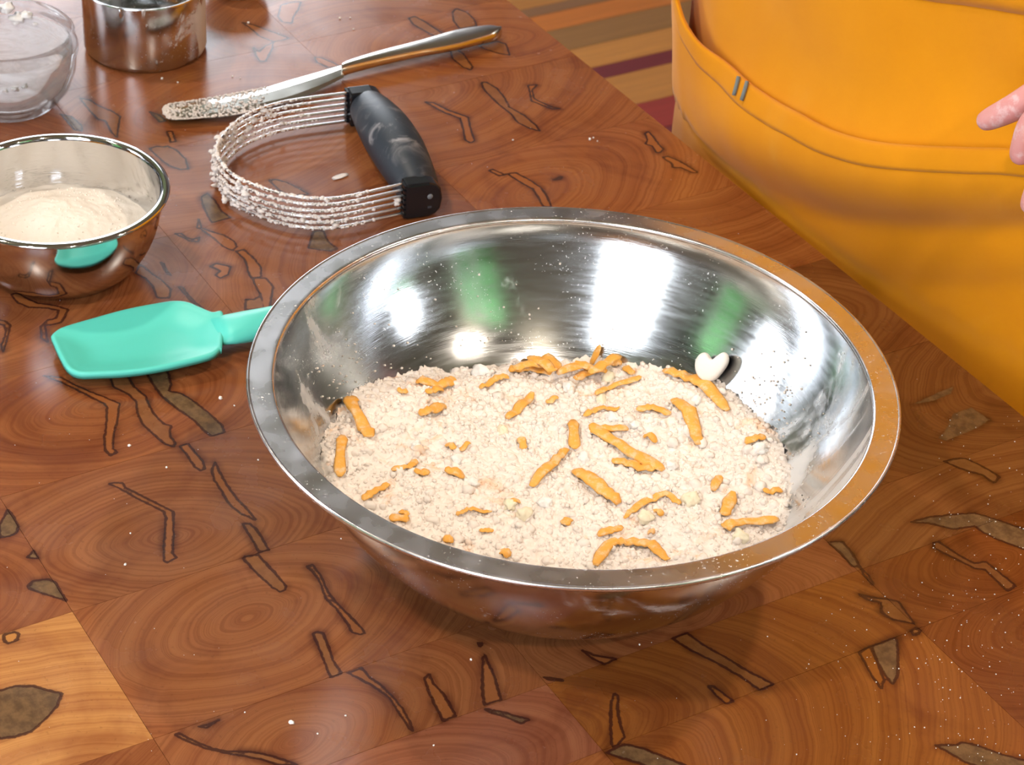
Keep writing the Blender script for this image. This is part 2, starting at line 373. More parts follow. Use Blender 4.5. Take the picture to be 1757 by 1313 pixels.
# ------------------------------------------------------------------ measured outlines, in units of 0.1 mm
STREAKS = [
('t',[(-2324,-1422),(-2229,-1361),(-2049,-1279),(-1954,-1235),(-1918,-1235),(-1785,-1294),(-1672,-1351),(-1583,-1383),(-1532,-1378),(-1535,-1339),(-1581,-1343),(-1695,-1291),(-1790,-1231),(-1921,-1166),(-2008,-1213),(-2088,-1263),(-2176,-1310),(-2268,-1346)]),
('o',[(-2248,-1072),(-2165,-1117),(-2071,-1135),(-1976,-1092),(-1898,-1083),(-1789,-1119),(-1704,-1129),(-1589,-1112),(-1492,-1093),(-1461,-1066),(-1485,-1045),(-1539,-1047),(-1585,-1032),(-1624,-1004),(-1656,-1032),(-1751,-1042),(-1838,-1036),(-1923,-1021),(-2025,-1040),(-2115,-1033),(-2198,-1009)]),
('g',[(-2171,-914),(-2086,-935),(-1978,-944),(-1885,-943),(-1764,-922),(-1637,-885),(-1506,-871),(-1455,-858),(-1454,-786),(-1519,-772),(-1644,-788),(-1787,-818),(-1865,-847),(-1912,-894),(-1964,-858),(-2055,-832),(-2144,-820)]),
('t',[(-1446,-1037),(-1375,-1033),(-1258,-1039),(-1221,-1025),(-1221,-1000),(-1281,-983),(-1371,-989),(-1449,-989)]),
('t',[(-1248,-932),(-1192,-975),(-1118,-996),(-1020,-1001),(-910,-1011),(-820,-993),(-742,-950),(-830,-949),(-934,-960),(-1049,-957),(-1161,-946)]),
('t',[(-1321,-1471),(-1264,-1440),(-1170,-1401),(-1084,-1359),(-998,-1318),(-954,-1327),(-851,-1377),(-750,-1426),(-661,-1465),(-636,-1461),(-654,-1405),(-694,-1407),(-833,-1341),(-978,-1278),(-1053,-1314),(-1161,-1366),(-1259,-1413),(-1299,-1411),(-1315,-1443)]),
('o',[(-744,-1019),(-667,-1025),(-598,-1028),(-510,-1040),(-508,-990),(-590,-982),(-666,-976),(-728,-987)]),
('o',[(-514,-1126),(-442,-1121),(-345,-1109),(-254,-1094),(-208,-1078),(-209,-1049),(-231,-1033),(-315,-1036),(-419,-1044),(-501,-1054)]),
('g',[(-1255,-2057),(-1347,-1985),(-1279,-1977),(-1203,-1985),(-1160,-2008),(-1155,-2047),(-1162,-2091)]),
('g',[(-968,-2029),(-1000,-1985),(-933,-1981)]),
('g',[(-768,-2101),(-794,-2064),(-776,-1998),(-736,-1977),(-648,-1980),(-592,-1979),(-637,-2016),(-684,-2052),(-722,-2083),(-754,-2102)]),
('t',[(-502,-2317),(-499,-2270),(-478,-2256),(-438,-2275),(-438,-2315),(-453,-2331)]),
('g',[(-163,-2460),(-159,-2393),(-125,-2320),(-68,-2273),(-23,-2226),(39,-2272),(93,-2344),(140,-2430),(139,-2505),(121,-2565),(21,-2612),(-74,-2619),(-148,-2534)]),
('o',[(441,-1894),(438,-1875),(518,-1832),(587,-1785),(640,-1731),(684,-1646),(740,-1585),(816,-1524),(847,-1505),(809,-1574),(742,-1630),(686,-1691),(634,-1754),(572,-1813),(494,-1865)]),
('o',[(441,-1781),(461,-1754),(443,-1684),(449,-1740)]),
('t',[(-316,-882),(-316,-855),(-236,-853),(-103,-878),(-23,-877),(77,-866),(175,-855),(228,-856),(226,-881),(195,-906),(138,-897),(14,-896),(-69,-905),(-184,-879),(-262,-872)]),
('o',[(127,-1071),(121,-1047),(142,-1027),(231,-1046),(338,-1071),(419,-1072),(426,-1130),(345,-1114),(238,-1091)]),
('t',[(431,-1048),(430,-977),(505,-975),(560,-954),(652,-943),(740,-939),(833,-950),(889,-965),(872,-971),(769,-965),(660,-957),(584,-977),(500,-1013)]),
('t',[(617,-757),(604,-724),(669,-740),(746,-731),(840,-743),(896,-752),(896,-815),(823,-804),(718,-787)]),
('t',[(622,-455),(613,-439),(681,-457),(748,-470),(835,-500),(897,-521),(891,-604),(792,-557),(702,-503)]),
('t',[(524,-425),(533,-408),(550,-424),(544,-431)]),
('g',[(915,-613),(963,-559),(1013,-517),(1063,-475),(1069,-519),(999,-560),(939,-607)]),
('t',[(786,-22),(839,9),(903,82),(911,17),(852,-10)]),
('t',[(1093,-45),(1118,-40),(1176,-82),(1255,-122),(1349,-157),(1377,-211),(1386,-232),(1366,-232),(1280,-183),(1194,-130),(1131,-85)]),
('g',[(1396,-280),(1386,-180),(1452,-119),(1533,-68),(1614,-18),(1686,17),(1632,-113),(1512,-189),(1441,-247)]),
('t',[(859,-275),(905,-213),(920,-207),(882,-263)]),
('o',[(905,392),(904,477),(1008,498),(1114,538),(1239,577),(1375,634),(1378,555),(1251,526),(1134,482),(1010,427)]),
('t',[(1250,360),(1260,381),(1384,406),(1381,366),(1313,358)]),
('t',[(1381,1118),(1371,1192),(1427,1170),(1585,1106),(1626,1059),(1531,1075)]),
('g',[(1373,1197),(1378,1342),(1478,1270),(1587,1184),(1623,1126),(1576,1127),(1460,1159)]),
('o',[(907,1942),(914,1976),(1043,1998),(1122,2027),(1137,2086),(1347,2098),(1357,2035),(1182,2041),(1152,2002),(1047,1963),(941,1923)]),
('g',[(726,1947),(735,2055),(780,2199),(815,2287),(899,2347),(1027,2426),(1150,2459),(1258,2364),(1150,2320),(1028,2251),(942,2220),(897,2219),(866,2103),(773,2024)]),
('g',[(2026,1045),(2071,1134),(2065,1162),(2113,1214),(2185,1258),(2283,1339),(2357,1376),(2350,1281),(2242,1152),(2171,1097),(2071,1065)]),
('g',[(666,1478),(692,1545),(789,1533),(884,1503),(869,1472),(762,1480)]),
('o',[(1052,1374),(1099,1417),(1146,1477),(1179,1511),(1339,1476),(1270,1404),(1206,1388),(1145,1429),(1097,1382)]),
('o',[(1372,1431),(1365,1466),(1387,1477),(1406,1452),(1401,1426)]),
('t',[(884,1503),(959,1501),(1024,1481),(1020,1472),(950,1483)]),
('o',[(405,2422),(412,2482),(434,2539),(493,2564),(575,2587),(639,2599),(666,2536),(586,2528),(530,2484),(472,2449)]),
('s',[(-71,2580),(-83,2709),(-98,2807),(-102,2905),(-53,2848),(-41,2717),(-59,2630)]),
('s',[(233,2520),(184,2619),(94,2736),(94,2864),(227,2881),(258,2769),(263,2680),(271,2548)]),
('o',[(-4290,17),(-4298,64),(-4267,109),(-4278,128),(-4204,159),(-4084,164),(-3963,131),(-3986,82),(-4052,44),(-4127,29)]),
('g',[(-3634,67),(-3657,116),(-3570,123),(-3431,107),(-3349,125),(-3344,2),(-3471,22),(-3571,43)]),
('t',[(-3414,-50),(-3318,-75),(-3260,-46),(-3191,6),(-3108,32),(-3041,24),(-3018,-19),(-3076,-47),(-3205,-62),(-3303,-82),(-3329,-98)]),
('t',[(-3002,-3),(-2894,6),(-2776,-31),(-2707,-46),(-2696,12),(-2787,51),(-2887,57),(-2997,45)]),
('t',[(-2917,-202),(-2930,-159),(-2867,-98),(-2798,-148),(-2781,-201),(-2821,-214),(-2850,-169),(-2882,-182)]),
('t',[(-2703,-38),(-2672,28),(-2579,29),(-2477,-33),(-2388,-85),(-2404,-118),(-2543,-69),(-2621,-59)]),
('o',[(-2525,-167),(-2504,-124),(-2527,-68),(-2400,-110),(-2432,-211)]),
('t',[(-3324,-238),(-3310,-207),(-3252,-197),(-3223,-173),(-3227,-125),(-3189,-156),(-3215,-194),(-3281,-220)]),
('t',[(-3079,-435),(-3058,-426),(-2988,-439),(-2927,-435),(-2942,-450),(-3007,-444)]),
('t',[(-2799,-446),(-2790,-428),(-2719,-433),(-2617,-426),(-2530,-413),(-2557,-435),(-2658,-443)]),
('o',[(-3642,511),(-3628,553),(-3574,595),(-3483,628),(-3395,653),(-3428,543),(-3496,518)]),
('g',[(-3005,492),(-2986,549),(-2877,518),(-2774,532),(-2771,483),(-2853,384),(-2945,448)]),
('o',[(-3107,-548),(-3069,-537),(-2978,-523),(-2901,-503),(-2798,-495),(-2720,-538),(-2748,-596),(-2867,-571),(-2960,-575),(-3034,-605)]),
('t',[(-3125,-1302),(-3125,-1265),(-3050,-1238),(-2979,-1201),(-2916,-1124),(-2850,-1077),(-2750,-1157),(-2756,-1223),(-2768,-1246),(-2604,-1291),(-2661,-1305),(-2762,-1270),(-2803,-1214),(-2799,-1170),(-2865,-1126),(-2913,-1171),(-2965,-1261),(-3035,-1299)]),
('t',[(-2933,-1464),(-2896,-1423),(-2847,-1410),(-2752,-1459),(-2622,-1534),(-2682,-1521),(-2799,-1450),(-2862,-1440),(-2896,-1477)]),
('o',[(-5062,-123),(-5007,-75),(-4910,-53),(-4825,-8),(-4740,13),(-4620,-47),(-4502,-106),(-4568,-114),(-4724,-89),(-4761,-124),(-4848,-129),(-4977,-127)]),
('g',[(-4921,-309),(-4867,-261),(-4733,-245),(-4660,-269),(-4699,-308),(-4825,-307)]),
('g',[(-4718,201),(-4659,236),(-4568,248),(-4566,206)]),
('t',[(-4444,199),(-4430,228),(-4300,196),(-4313,167)]),
('t',[(-5725,1600),(-5734,1677),(-5717,1747),(-5618,1679),(-5527,1595),(-5449,1550),(-5500,1498),(-5580,1508)]),
('t',[(-5598,1250),(-5530,1307),(-5407,1364),(-5265,1435),(-5252,1371),(-5262,1319),(-5367,1268),(-5450,1269)]),
('t',[(-5238,1163),(-5131,1131),(-5043,1120),(-5029,1151),(-5175,1271),(-5251,1314),(-5219,1235),(-5166,1173)]),
('t',[(-4951,1470),(-4921,1506),(-4823,1545),(-4762,1565),(-4784,1487),(-4881,1448)]),
('o',[(-5195,2306),(-5201,2356),(-5120,2378),(-5000,2393),(-4882,2407),(-4704,2374),(-4588,2388),(-4402,2355),(-4365,2320),(-4418,2292),(-4552,2289),(-4643,2327),(-4852,2351),(-4979,2315),(-5103,2289)]),
('o',[(-5152,2625),(-5188,2673),(-5113,2712),(-5000,2709),(-4902,2674),(-4917,2547),(-5035,2567)]),
('o',[(-4643,2539),(-4645,2687),(-4588,2721),(-4437,2662),(-4488,2609),(-4580,2556)]),
('o',[(-4185,2300),(-4171,2331),(-4070,2350),(-3927,2328),(-3821,2296),(-3689,2325),(-3541,2328),(-3470,2311),(-3523,2272),(-3624,2241),(-3734,2260),(-3873,2250),(-4050,2261),(-4121,2271)]),
('t',[(-4023,2555),(-4005,2614),(-3951,2543),(-3849,2498),(-3780,2518),(-3700,2547),(-3667,2581),(-3681,2536),(-3766,2494),(-3834,2465),(-3932,2517)]),
('t',[(-4107,1837),(-4073,1879),(-3952,1916),(-3814,1989),(-3742,1955),(-3644,1915),(-3534,1874),(-3522,1838),(-3570,1828),(-3689,1881),(-3825,1935),(-3939,1879)]),
('t',[(-3096,1855),(-3085,1908),(-2989,1938),(-2873,1956),(-2774,1940),(-2648,1899),(-2669,1854),(-2774,1882),(-2871,1904),(-2963,1879)]),
('t',[(-3158,2903),(-3172,2936),(-3102,2929),(-3011,2908),(-2944,2899),(-2918,2862),(-2925,2836),(-3006,2858),(-3047,2831),(-3084,2874)]),
('t',[(-2859,2838),(-2856,2875),(-2770,2910),(-2679,2925),(-2611,2933),(-2621,2901),(-2703,2873),(-2725,2826),(-2770,2848)]),
('t',[(-3177,1771),(-3186,1798),(-3091,1838),(-3096,1797)]),
('t',[(-2912,2075),(-2926,2142),(-2904,2121)])]
SHREDS = [(46,[(-810,480),(-739,335),(-653,156)]),(35,[(-784,135),(-779,-36),(-766,-170)]),(39,[(-437,392),(-374,438),(-322,547)]),(35,[(-12,519),(51,629),(106,746)]),(25,[(175,685),(233,722)]),(27,[(-294,231),(-251,186)]),(17,[(-222,179),(-185,243)]),(23,[(-534,-76),(-454,-34),(-427,41)]),(31,[(-427,-70),(-357,-42)]),(39,[(-287,-21),(-194,-32)]),(35,[(121,-35),(197,105),(290,289)]),(27,[(-646,-316),(-608,-260),(-536,-188)]),(35,[(-517,-420),(-425,-411)]),(21,[(-475,-362),(-427,-387)]),(18,[(-212,-334),(-153,-274),(-52,-258)]),(20,[(-103,-410),(-38,-397)]),(35,[(-263,-520),(-217,-522)]),(35,[(-1,-541),(39,-582)]),(27,[(60,332),(79,265)]),(39,[(-477,740),(-358,735),(-288,843)]),(31,[(-419,633),(-339,705)]),(25,[(-559,590),(-507,575)]),(27,[(-157,776),(-76,870),(-17,888)]),(46,[(130,1123),(237,986)]),(39,[(-19,953),(74,991),(195,950)]),(27,[(31,-178),(70,-145)]),(26,[(422,795),(520,885),(655,953)]),(41,[(315,911),(457,1035)]),(49,[(762,998),(936,879),(1071,635)]),(49,[(800,702),(885,552),(925,384)]),(32,[(620,616),(685,614),(788,581)]),(23,[(362,541),(449,622),(537,633)]),(49,[(398,466),(537,328),(750,159)]),(32,[(415,452),(493,443),(580,430)]),(37,[(503,207),(605,183),(707,154)]),(53,[(321,110),(428,-2),(538,-110)]),(27,[(563,-211),(671,-78),(756,-24),(826,-79)]),(24,[(704,-126),(737,-186)]),(37,[(1019,-231),(1121,-169),(1290,-126)]),(39,[(430,-585),(489,-439),(579,-388),(669,-399),(766,-496)]),(41,[(1030,-137),(1077,21)]),(32,[(985,46),(1022,159)]),(32,[(440,-369),(554,-276)]),(32,[(283,-311),(307,-256)]),(28,[(1222,52),(1317,88)]),(37,[(311,504),(323,279)]),(28,[(657,406),(718,363)]),(28,[(394,1067),(402,1167)]),(32,[(493,1070),(566,1122)]),(32,[(566,1056),(610,990)]),(32,[(1150,402),(1248,456)]),(24,[(670,-311),(703,-319)]),(40,[(4,906),(164,984)]),(43,[(73,1033),(216,897)]),(40,[(224,903),(385,1008)]),(37,[(311,994),(474,944)]),(40,[(386,884),(539,1068)])]
LUMPS = [((448,731),43,'y'),((369,227),40,'w'),((784,198),37,'w'),((875,-33),54,'y'),((661,-204),48,'y'),((1103,-270),48,'y'),((916,712),37,'w'),((1213,354),48,'w'),((483,966),48,'y'),((506,551),40,'w'),((287,851),43,'w'),((-158,-50),40,'w'),((-435,165),32,'w'),((-239,122),32,'w'),((-158,951),54,'w'),((97,-251),48,'y'),((189,-141),40,'w'),((-34,406),37,'y'),((29,-185),40,'y'),((616,485),35,'w')]
HEART = (1012, 955, 485)
SPAT_TOP = [(-2455,1410),(-2445,1449),(-2405,1507),(-2255,1610),(-2100,1707),(-1940,1781),(-1858,1807),(-1787,1800),(-1721,1761),(-1645,1716),(-1583,1708),(-1500,1726),(-1417,1752),(-1326,1791)]
SPAT_BOT = [(-1358,1565),(-1470,1506),(-1530,1453),(-1545,1406),(-1552,1368),(-1586,1312),(-1686,1249),(-1841,1172),(-1998,1118),(-2158,1089),(-2239,1082),(-2295,1111),(-2340,1171),(-2396,1282),(-2448,1395)]
KN_T = [(-2286,4023),(-2260,4087),(-2124,4152),(-1885,4279),(-1713,4382),(-1544,4525),(-1337,4692),(-1232,4780)]
KN_B = [(-2273,3964),(-2213,3905),(-2056,3942),(-1848,4016),(-1682,4138),(-1512,4255),(-1347,4435),(-1215,4613)]
KN_HT = [(-1245,4712),(-1194,4777),(-1017,4927),(-763,5115),(-542,5302),(-352,5408),(-274,5420),(-242,5390)]
KN_HB = [(-1237,4639),(-1183,4671),(-968,4808),(-749,4939),(-526,5063),(-340,5209),(-266,5288),(-224,5397)]
PB_W = [(-718,3001),(-1005,2843),(-1184,2780),(-1384,2793),(-1594,2884),(-1751,3010),(-1858,3229),(-1856,3384),(-1795,3601),(-1687,3770),(-1508,3915),(-1166,4085)]
PB_C = [(-710,2987),(-560,3053),(-495,3216)] # front cap bottom
PB_F = [(-707,2995),(-488,3091)]
PB_R = [(-1150,4094),(-956,4213)]
HAND = {'index':[(2649,1548,2002),(2498,1487,1920),(2364,1507,1784),(2257,1582,1663)],'middle':[(2658,1357,1971),(2496,1229,1977),(2390,1195,1863),(2376,1216,1681)],'ring':[(2718,1243,1895),(2557,1051,1890),(2458,996,1743),(2423,1005,1536)],'little':[(2795,1214,1773),(2672,1049,1729),(2596,1001,1607),(2576,1036,1453)],'thumb':[(2965,1499,1740),(2858,1734,1685),(2747,1823,1578),(2654,1842,1459)],'wrist':[(3021,1411,1938)]}
CRUMBS = [((-1510,1084),10),((-1430,1031),4),((-1906,629),7),((-1248,586),4),((-1692,473),5),((-1780,-58),4),((-1764,-292),6),((-861,-1277),10),((-1072,-1228),3),((-741,-1331),4),((-2376,4511),8),((-2269,4478),5),((-1935,5377),7),((-1334,5538),7),((-1265,5557),5),((-1225,5388),5),((-1935,4606),5),((-1883,4590),4),((384,4098),8),((406,4124),5),((432,4083),4),((-97,4025),5),((-773,10),3),((-101,-789),5),((-233,-1354),4),((-631,-1207),4),((685,-432),4),((668,-609),4)]
DUST = [((2128,223),1),((2148,-496),2),((2627,934),2),((2043,-971),2),((1553,-986),2),((2081,-74),2),((1860,-450),1),((2036,-23),3),((2394,-836),1),((2089,-943),1),((724,-587),2),((2129,243),1),((1849,-336),1),((2043,-841),2),((2254,-971),1),((2021,-566),1),((2179,483),2),((2217,-1064),2),((2433,1),1),((2476,-217),3),((1772,-1105),2),((2160,-197),1),((2400,224),2),((2651,902),2),((2373,1392),1),((2291,-562),1),((1842,-120),1),((2272,-449),2),((2384,-277),2),((2158,-269),1),((2216,170),1),((2379,83),1),((2159,-94),2),((2170,-1217),2),((1623,-263),2),((1629,-1166),2),((1680,-407),2),((2249,-1104),2),((1151,-799),1),((2209,-611),2),((2154,-643),3),((2383,-214),2),((2700,1371),2),((2176,-103),3),((2341,-555),2),((2561,493),1),((1571,-509),1),((2256,-1161),2),((2244,-887),2),((2447,-201),1),((1435,-691),2),((1496,-943),1),((1977,-1158),2),((2375,885),2),((2679,1305),1),((2121,-1196),1),((2276,534),2),((1754,-625),3),((1749,-753),3),((2075,-1143),3),((2121,250),3),((2075,-696),1),((1836,-652),2),((2130,343),2),((1820,-1116),2),((2387,511),1),((2034,-854),1),((1266,-491),3),((1925,-396),1),((2168,-1120),2),((2271,1195),2),((2380,-74),3),((2234,542),2),((2042,-312),3),((2472,204),3),((1581,-298),2),((2183,227),1),((1779,-175),2),((2459,702),2),((1449,-950),1),((1956,-572),3),((2223,-1164),2),((2530,169),2),((2372,1230),2),((2216,-209),2),((2375,1114),2),((2022,-725),2),((2663,1328),1),((2475,114),1),((2367,-762),1),((2184,-745),2),((2330,1337),3),((2347,707),1),((1940,-1031),3),((1923,-145),1),((1721,-1255),2),((2592,947),3),((2454,486),1),((2292,-50),3),((2440,632),3),((2323,1164),1),((2430,493),1),((2094,-1067),2),((2261,1132),2),((2214,-392),1),((2212,-1012),2),((2356,-738),2),((2233,504),2),((2525,1052),2),((1593,-673),2),((2000,-614),1),((2243,-63),1),((2158,39),1),((2068,-1227),1),((1986,-460),1),((2031,-539),1),((2644,1406),1),((2610,675),1),((1585,-629),2),((2242,-1204),1),((2153,-1083),2),((2394,-348),3),((2245,-83),2),((2142,-626),2),((2315,-455),1),((2414,484),1),((2298,-467),1),((2163,627),2),((1774,-181),1),((2553,305),1),((2069,-587),1),((2288,-595),3),((1729,-244),1),((2617,1338),1),((2125,-821),3),((2319,215),2),((2221,853),2),((1846,-145),3),((2015,-1016),2),((1585,-635),1),((1740,-808),1),((1447,-662),3),((2089,-1055),2),((2173,-359),2),((2570,299),2),((2325,-116),3),((2554,1029),1),((2448,669),1),((1690,-992),1),((1375,-905),1),((2652,1183),3),((2593,450),3),((2109,-433),3),((1354,-1256),3),((2265,-110),2),((1862,-652),3),((2321,1284),2),((2107,-162),1),((2266,-462),1),((2060,-570),3),((2289,-1151),2),((2432,508),2),((2206,-463),3),((1987,-94),1),((1938,-123),1),((1471,-1091),1),((2469,550),2),((2351,1046),1),((1946,-444),2),((2399,367),1),((2192,-721),1),((2179,-1192),2),((2311,-118),1),((2267,-525),2),((2191,-315),3),((2130,279),2),((2442,-110),2),((1963,-244),1),((1536,-188),2),((2233,991),2),((2129,-116),1),((2220,-872),1),((2413,-415),2),((2095,-471),1),((1550,-349),2),((2072,-829),2),((2317,-465),3),((2324,480),2),((2035,-1134),2),((1140,-527),1),((2254,-610),1),((2278,896),1),((2295,285),1),((2052,-549),2),((1543,-759),1),((2412,120),3),((1724,-650),1),((2161,159),1),((2009,-113),2),((1688,-1146),2),((2053,-761),3),((1641,-171),1),((2500,-173),1),((2138,-1088),2),((2344,-262),2),((2460,1287),2),((2202,-1113),2),((1869,-1075),2),((2034,-772),1),((2160,-1174),2),((2341,409),1),((2240,527),2),((2268,20),2),((1852,-261),3),((2572,746),1),((2128,-809),1),((2365,-455),3),((1722,-589),2),((1749,-884),2),((2111,21),1),((2347,-1167),3),((1915,-414),2),((1992,-602),3),((2033,-213),1),((2411,129),1),((2551,243),2),((2006,-126),1),((2460,492),3),((2146,-957),1),((2297,-96),1),((1684,-314),2),((2220,-293),2),((2273,-347),2),((2250,-773),2),((1967,-927),1),((1954,-643),3),((2085,-772),3),((1942,-746),2),((2221,-281),2),((1562,-1261),1),((1231,-1053),2),((1759,-1149),1),((2376,-757),2),((2577,458),3),((1895,-1033),3),((2185,-1011),2),((2317,-784),2),((1740,-584),1),((2334,-350),1),((2199,-634),2),((2114,-585),3),((2215,-733),2),((1737,-396),3),((2167,-182),2),((2039,-1089),2),((2310,-245),1),((1579,-1120),2),((1809,-1091),2),((2311,-645),3),((2191,-167),1),((2050,-437),2),((2417,389),3),((1615,-562),2),((2524,-45),1),((2263,-953),1),((2393,1005),2),((2044,-919),1),((2442,118),2),((1566,-1067),1),((1931,-1250),1),((2437,162),1),((1631,-517),2),((2185,-1215),1),((2316,36),1)]
FLOOR_SEQ = [(-2.0914, 'tan'), (-2.049, 'grey'), (-2.0213, 'orange'), (-1.969, 'olive'), (-1.9012, 'honey'), (-1.8378, 'wine'), (-1.8014, 'tan'), (-1.7137, 'red'), (-1.639, 'tan')]
# ================================================================== the room
def wall(name, axis, pos, t, u0, u1, z0, z1, holes, mat):
    """wall slab normal to axis ('x' or 'y') with rectangular window holes (u0,u1,z0,z1)"""
    L = []; us = sorted({u0, u1, *[h[0] for h in holes], *[h[1] for h in holes]})
    for a, b in zip(us, us[1:]):
        hs = [h for h in holes if h[0] <= a and h[1] >= b]
        segs = [(z0, z1)] if not hs else [(z0, hs[0][2]), (hs[0][3], z1)]
        for s0, s1 in segs:
            if s1 - s0 < 1e-4: continue
            L.append((a, b, pos, pos + t, s0, s1) if axis == 'y' else (pos, pos + t, a, b, s0, s1))
    return tag(boxes(name, L, mat), kind='structure')
WIN_BACK = [(-1.27, -0.25, -0.10, 1.74), (1.20, 2.25, -0.20, 1.55)]
WIN_LEFT = [(-1.55, -0.85, -0.20, 1.55), (-0.40, 0.40, -0.10, 1.50)]
WIN_RIGHT = [(-1.10, -0.45, -0.20, 1.20)]
WIN_FAR = [(-1.80, -0.35, 0.05, 1.70)]
T = .12
wall('wall_back', 'y', RY0 - T, T, RX0 - T, RX1 + T, FLOOR_Z, CEIL_Z, WIN_BACK, M['wall'])
wall('wall_far', 'y', RY1, T, RX0 - T, RX1 + T, FLOOR_Z, CEIL_Z, WIN_FAR, M['wall_far'])
wall('wall_left', 'x', RX0 - T, T, RY0, RY1, FLOOR_Z, CEIL_Z, WIN_LEFT, M['wall'])
wall('wall_right', 'x', RX1, T, RY0, RY1, FLOOR_Z, CEIL_Z, WIN_RIGHT, M['wall'])
tag(boxes('ceiling', [(RX0 - T, RX1 + T, RY0 - T, RY1 + T, CEIL_Z, CEIL_Z + .1)], M['ceil']), kind='structure')
nwin = 0
def window(axis, pos, t, h, inward, mull=False):
    global nwin
    nwin += 1
    u0, u1, z0, z1 = h
    e = tag(empty('window_%d' % nwin), kind='structure')
    def B(a, b, c, d, p0, p1): return (a, b, p0, p1, c, d) if axis == 'y' else (p0, p1, a, b, c, d)
    fw = .06; p0, p1 = pos + t * .25, pos + t * .75; pm = (p0 + p1) / 2
    boxes('window_frame', [B(u0, u0 + fw, z0, z1, p0, p1), B(u1 - fw, u1, z0, z1, p0, p1), B(u0 + fw, u1 - fw, z0, z0 + fw, p0, p1), B(u0 + fw, u1 - fw, z1 - fw, z1, p0, p1), ] + ([B((u0 + u1) / 2 - .02, (u0 + u1) / 2 + .02, z0 + fw, z1 - fw, p0, p1)] if mull else []), M['trim'], e)
    for a, b in (((u0 + fw, (u0 + u1) / 2 - .02), ((u0 + u1) / 2 + .02, u1 - fw)) if mull else ((u0 + fw, u1 - fw),)):
        boxes('pane', [B(a, b, z0 + fw, z1 - fw, pm - .003, pm + .003)], M['pane'], e)
    # daylight portal in the opening, so that the sky is sampled through the window
    ld = bpy.data.lights.new('daylight_portal', 'AREA'); ld.shape = 'RECTANGLE'; ld.size = u1 - u0; ld.size_y = z1 - z0; ld.cycles.is_portal = True
    lo = bpy.data.objects.new('daylight_portal', ld); link(lo)
    out = pos + (t * 1.1 if inward < 0 else -t * .1)
    c = Vector(((u0 + u1) / 2, out, (z0 + z1) / 2)) if axis == 'y' else Vector((out, (u0 + u1) / 2, (z0 + z1) / 2))
    lo.location = c
    d = Vector((0, inward, 0)) if axis == 'y' else Vector((inward, 0, 0))
    lo.rotation_euler = d.to_track_quat('-Z', 'Z').to_euler()
for h in WIN_BACK: window('y', RY0 - T, T, h, 1, h[0] > 0)
for h in WIN_FAR: window('y', RY1, T, h, -1)
for h in WIN_LEFT: window('x', RX0 - T, T, h, 1)
for h in WIN_RIGHT: window('x', RX1, T, h, -1)
# garden outside the side windows
def hedge(c, sx, sy, sz, label):
    v, f = [], []; V, F = ico(4)
    for p in V:
        k = 1 + .22 * fbm(p.x * 3 + c[0], p.y * 3 + c[1], p.z * 3, 5)
        v.append((p.x * sx * k, p.y * sy * k, max(-sz, p.z * sz * k) + sz))
    tag(mesh('garden_hedge', v, F, M['leaf'], None, False, c), label, 'hedge', 'hedges outside the windows')
hedge((2.9, -3.7, FLOOR_Z), 1.9, 1.0, 2.0, 'tall green hedge outside the window right of the camera')
hedge((-4.2, -2.2, FLOOR_Z), .9, 1.0, 1.8, 'tall green hedge outside the window left of the camera')
hedge((5.3, -1.2, FLOOR_Z), .8, 1.5, .9, 'low green hedge added outside the side window to dim its reflection')  # unseen hedge, added to cover part of the bright sky in this window
tag(boxes('ground_outside', [(-20, 20, -20, 20, FLOOR_Z - .3, FLOOR_Z - .12)], plain('lawn', srgb(96, 120, 70), .9, .2, 2)), kind='structure')

# floor: strips of mixed timber, running across the table's edge
fl = tag(boxes('floor', [(RX0 - T, RX1 + T, RY0 - T, RY1 + T, FLOOR_Z - .1, FLOOR_Z - .012)], M['core']), kind='structure')
PAL = {'tan': (194, 130, 62), 'olive': (158, 112, 62), 'orange': (208, 122, 50), 'grey': (150, 106, 70), 'wine': (120, 42, 46), 'red': (156, 54, 44), 'honey': (204, 138, 66)}
def plank_mat(k):
    t = NT('floor_' + k); v = t.obj()
    n = t.noise(t.mapping(v, (30, 2.2, 10)), 3, 4, .6); c = srgb(*PAL[k])
    t.set(Base_Color=t.mix(n, tuple(x * .7 for x in c[:3]) + (1,), tuple(min(1, x * 1.3) for x in c[:3]) + (1,)), Roughness=.38)
    return t.m
PM = {k: plank_mat(k) for k in PAL}
seq = FLOOR_SEQ
known = {i: k for i, (_, k) in enumerate(seq)}
edges = [a for a, _ in seq]
lo_, hi_ = edges[0], edges[-1]
Ls = []
for i in range(len(edges) - 1): Ls.append((edges[i], edges[i + 1], seq[i][1]))
ks = list(PAL)
a = lo_
while a > -3.0:
    w = rnd.choice([.05, .065, .075, .09]); Ls.append((a - w, a, rnd.choice(ks))); a -= w
a = hi_
while a < 1.6:
    w = rnd.choice([.05, .065, .075, .09]); Ls.append((a, a + w, rnd.choice(ks))); a += w
fl_frame = Matrix.Rotation(TH, 4, 'Z')
PLM = {}
for a0, a1, k in Ls:
    key = (round(a1 - a0, 3), k); ln = 4.6
    if key not in PLM:
        bm = bmesh.new(); bmesh.ops.create_cube(bm, size=1)
        bmesh.ops.scale(bm, verts=bm.verts[:], vec=(a1 - a0 - .0012, ln, .012))
        m = bpy.data.meshes.new('plank'); bm.to_mesh(m); bm.free(); m.materials.append(PM[k]); PLM[key] = m
    o = bpy.data.objects.new('plank', PLM[key]); link(o, fl)
    ac, bc = (a0 + a1) / 2, .9
    # keep inside the room
    o.location = (ac * TC - bc * TS, ac * TS + bc * TC, FLOOR_Z - .006); o.rotation_euler = (0, 0, TH)

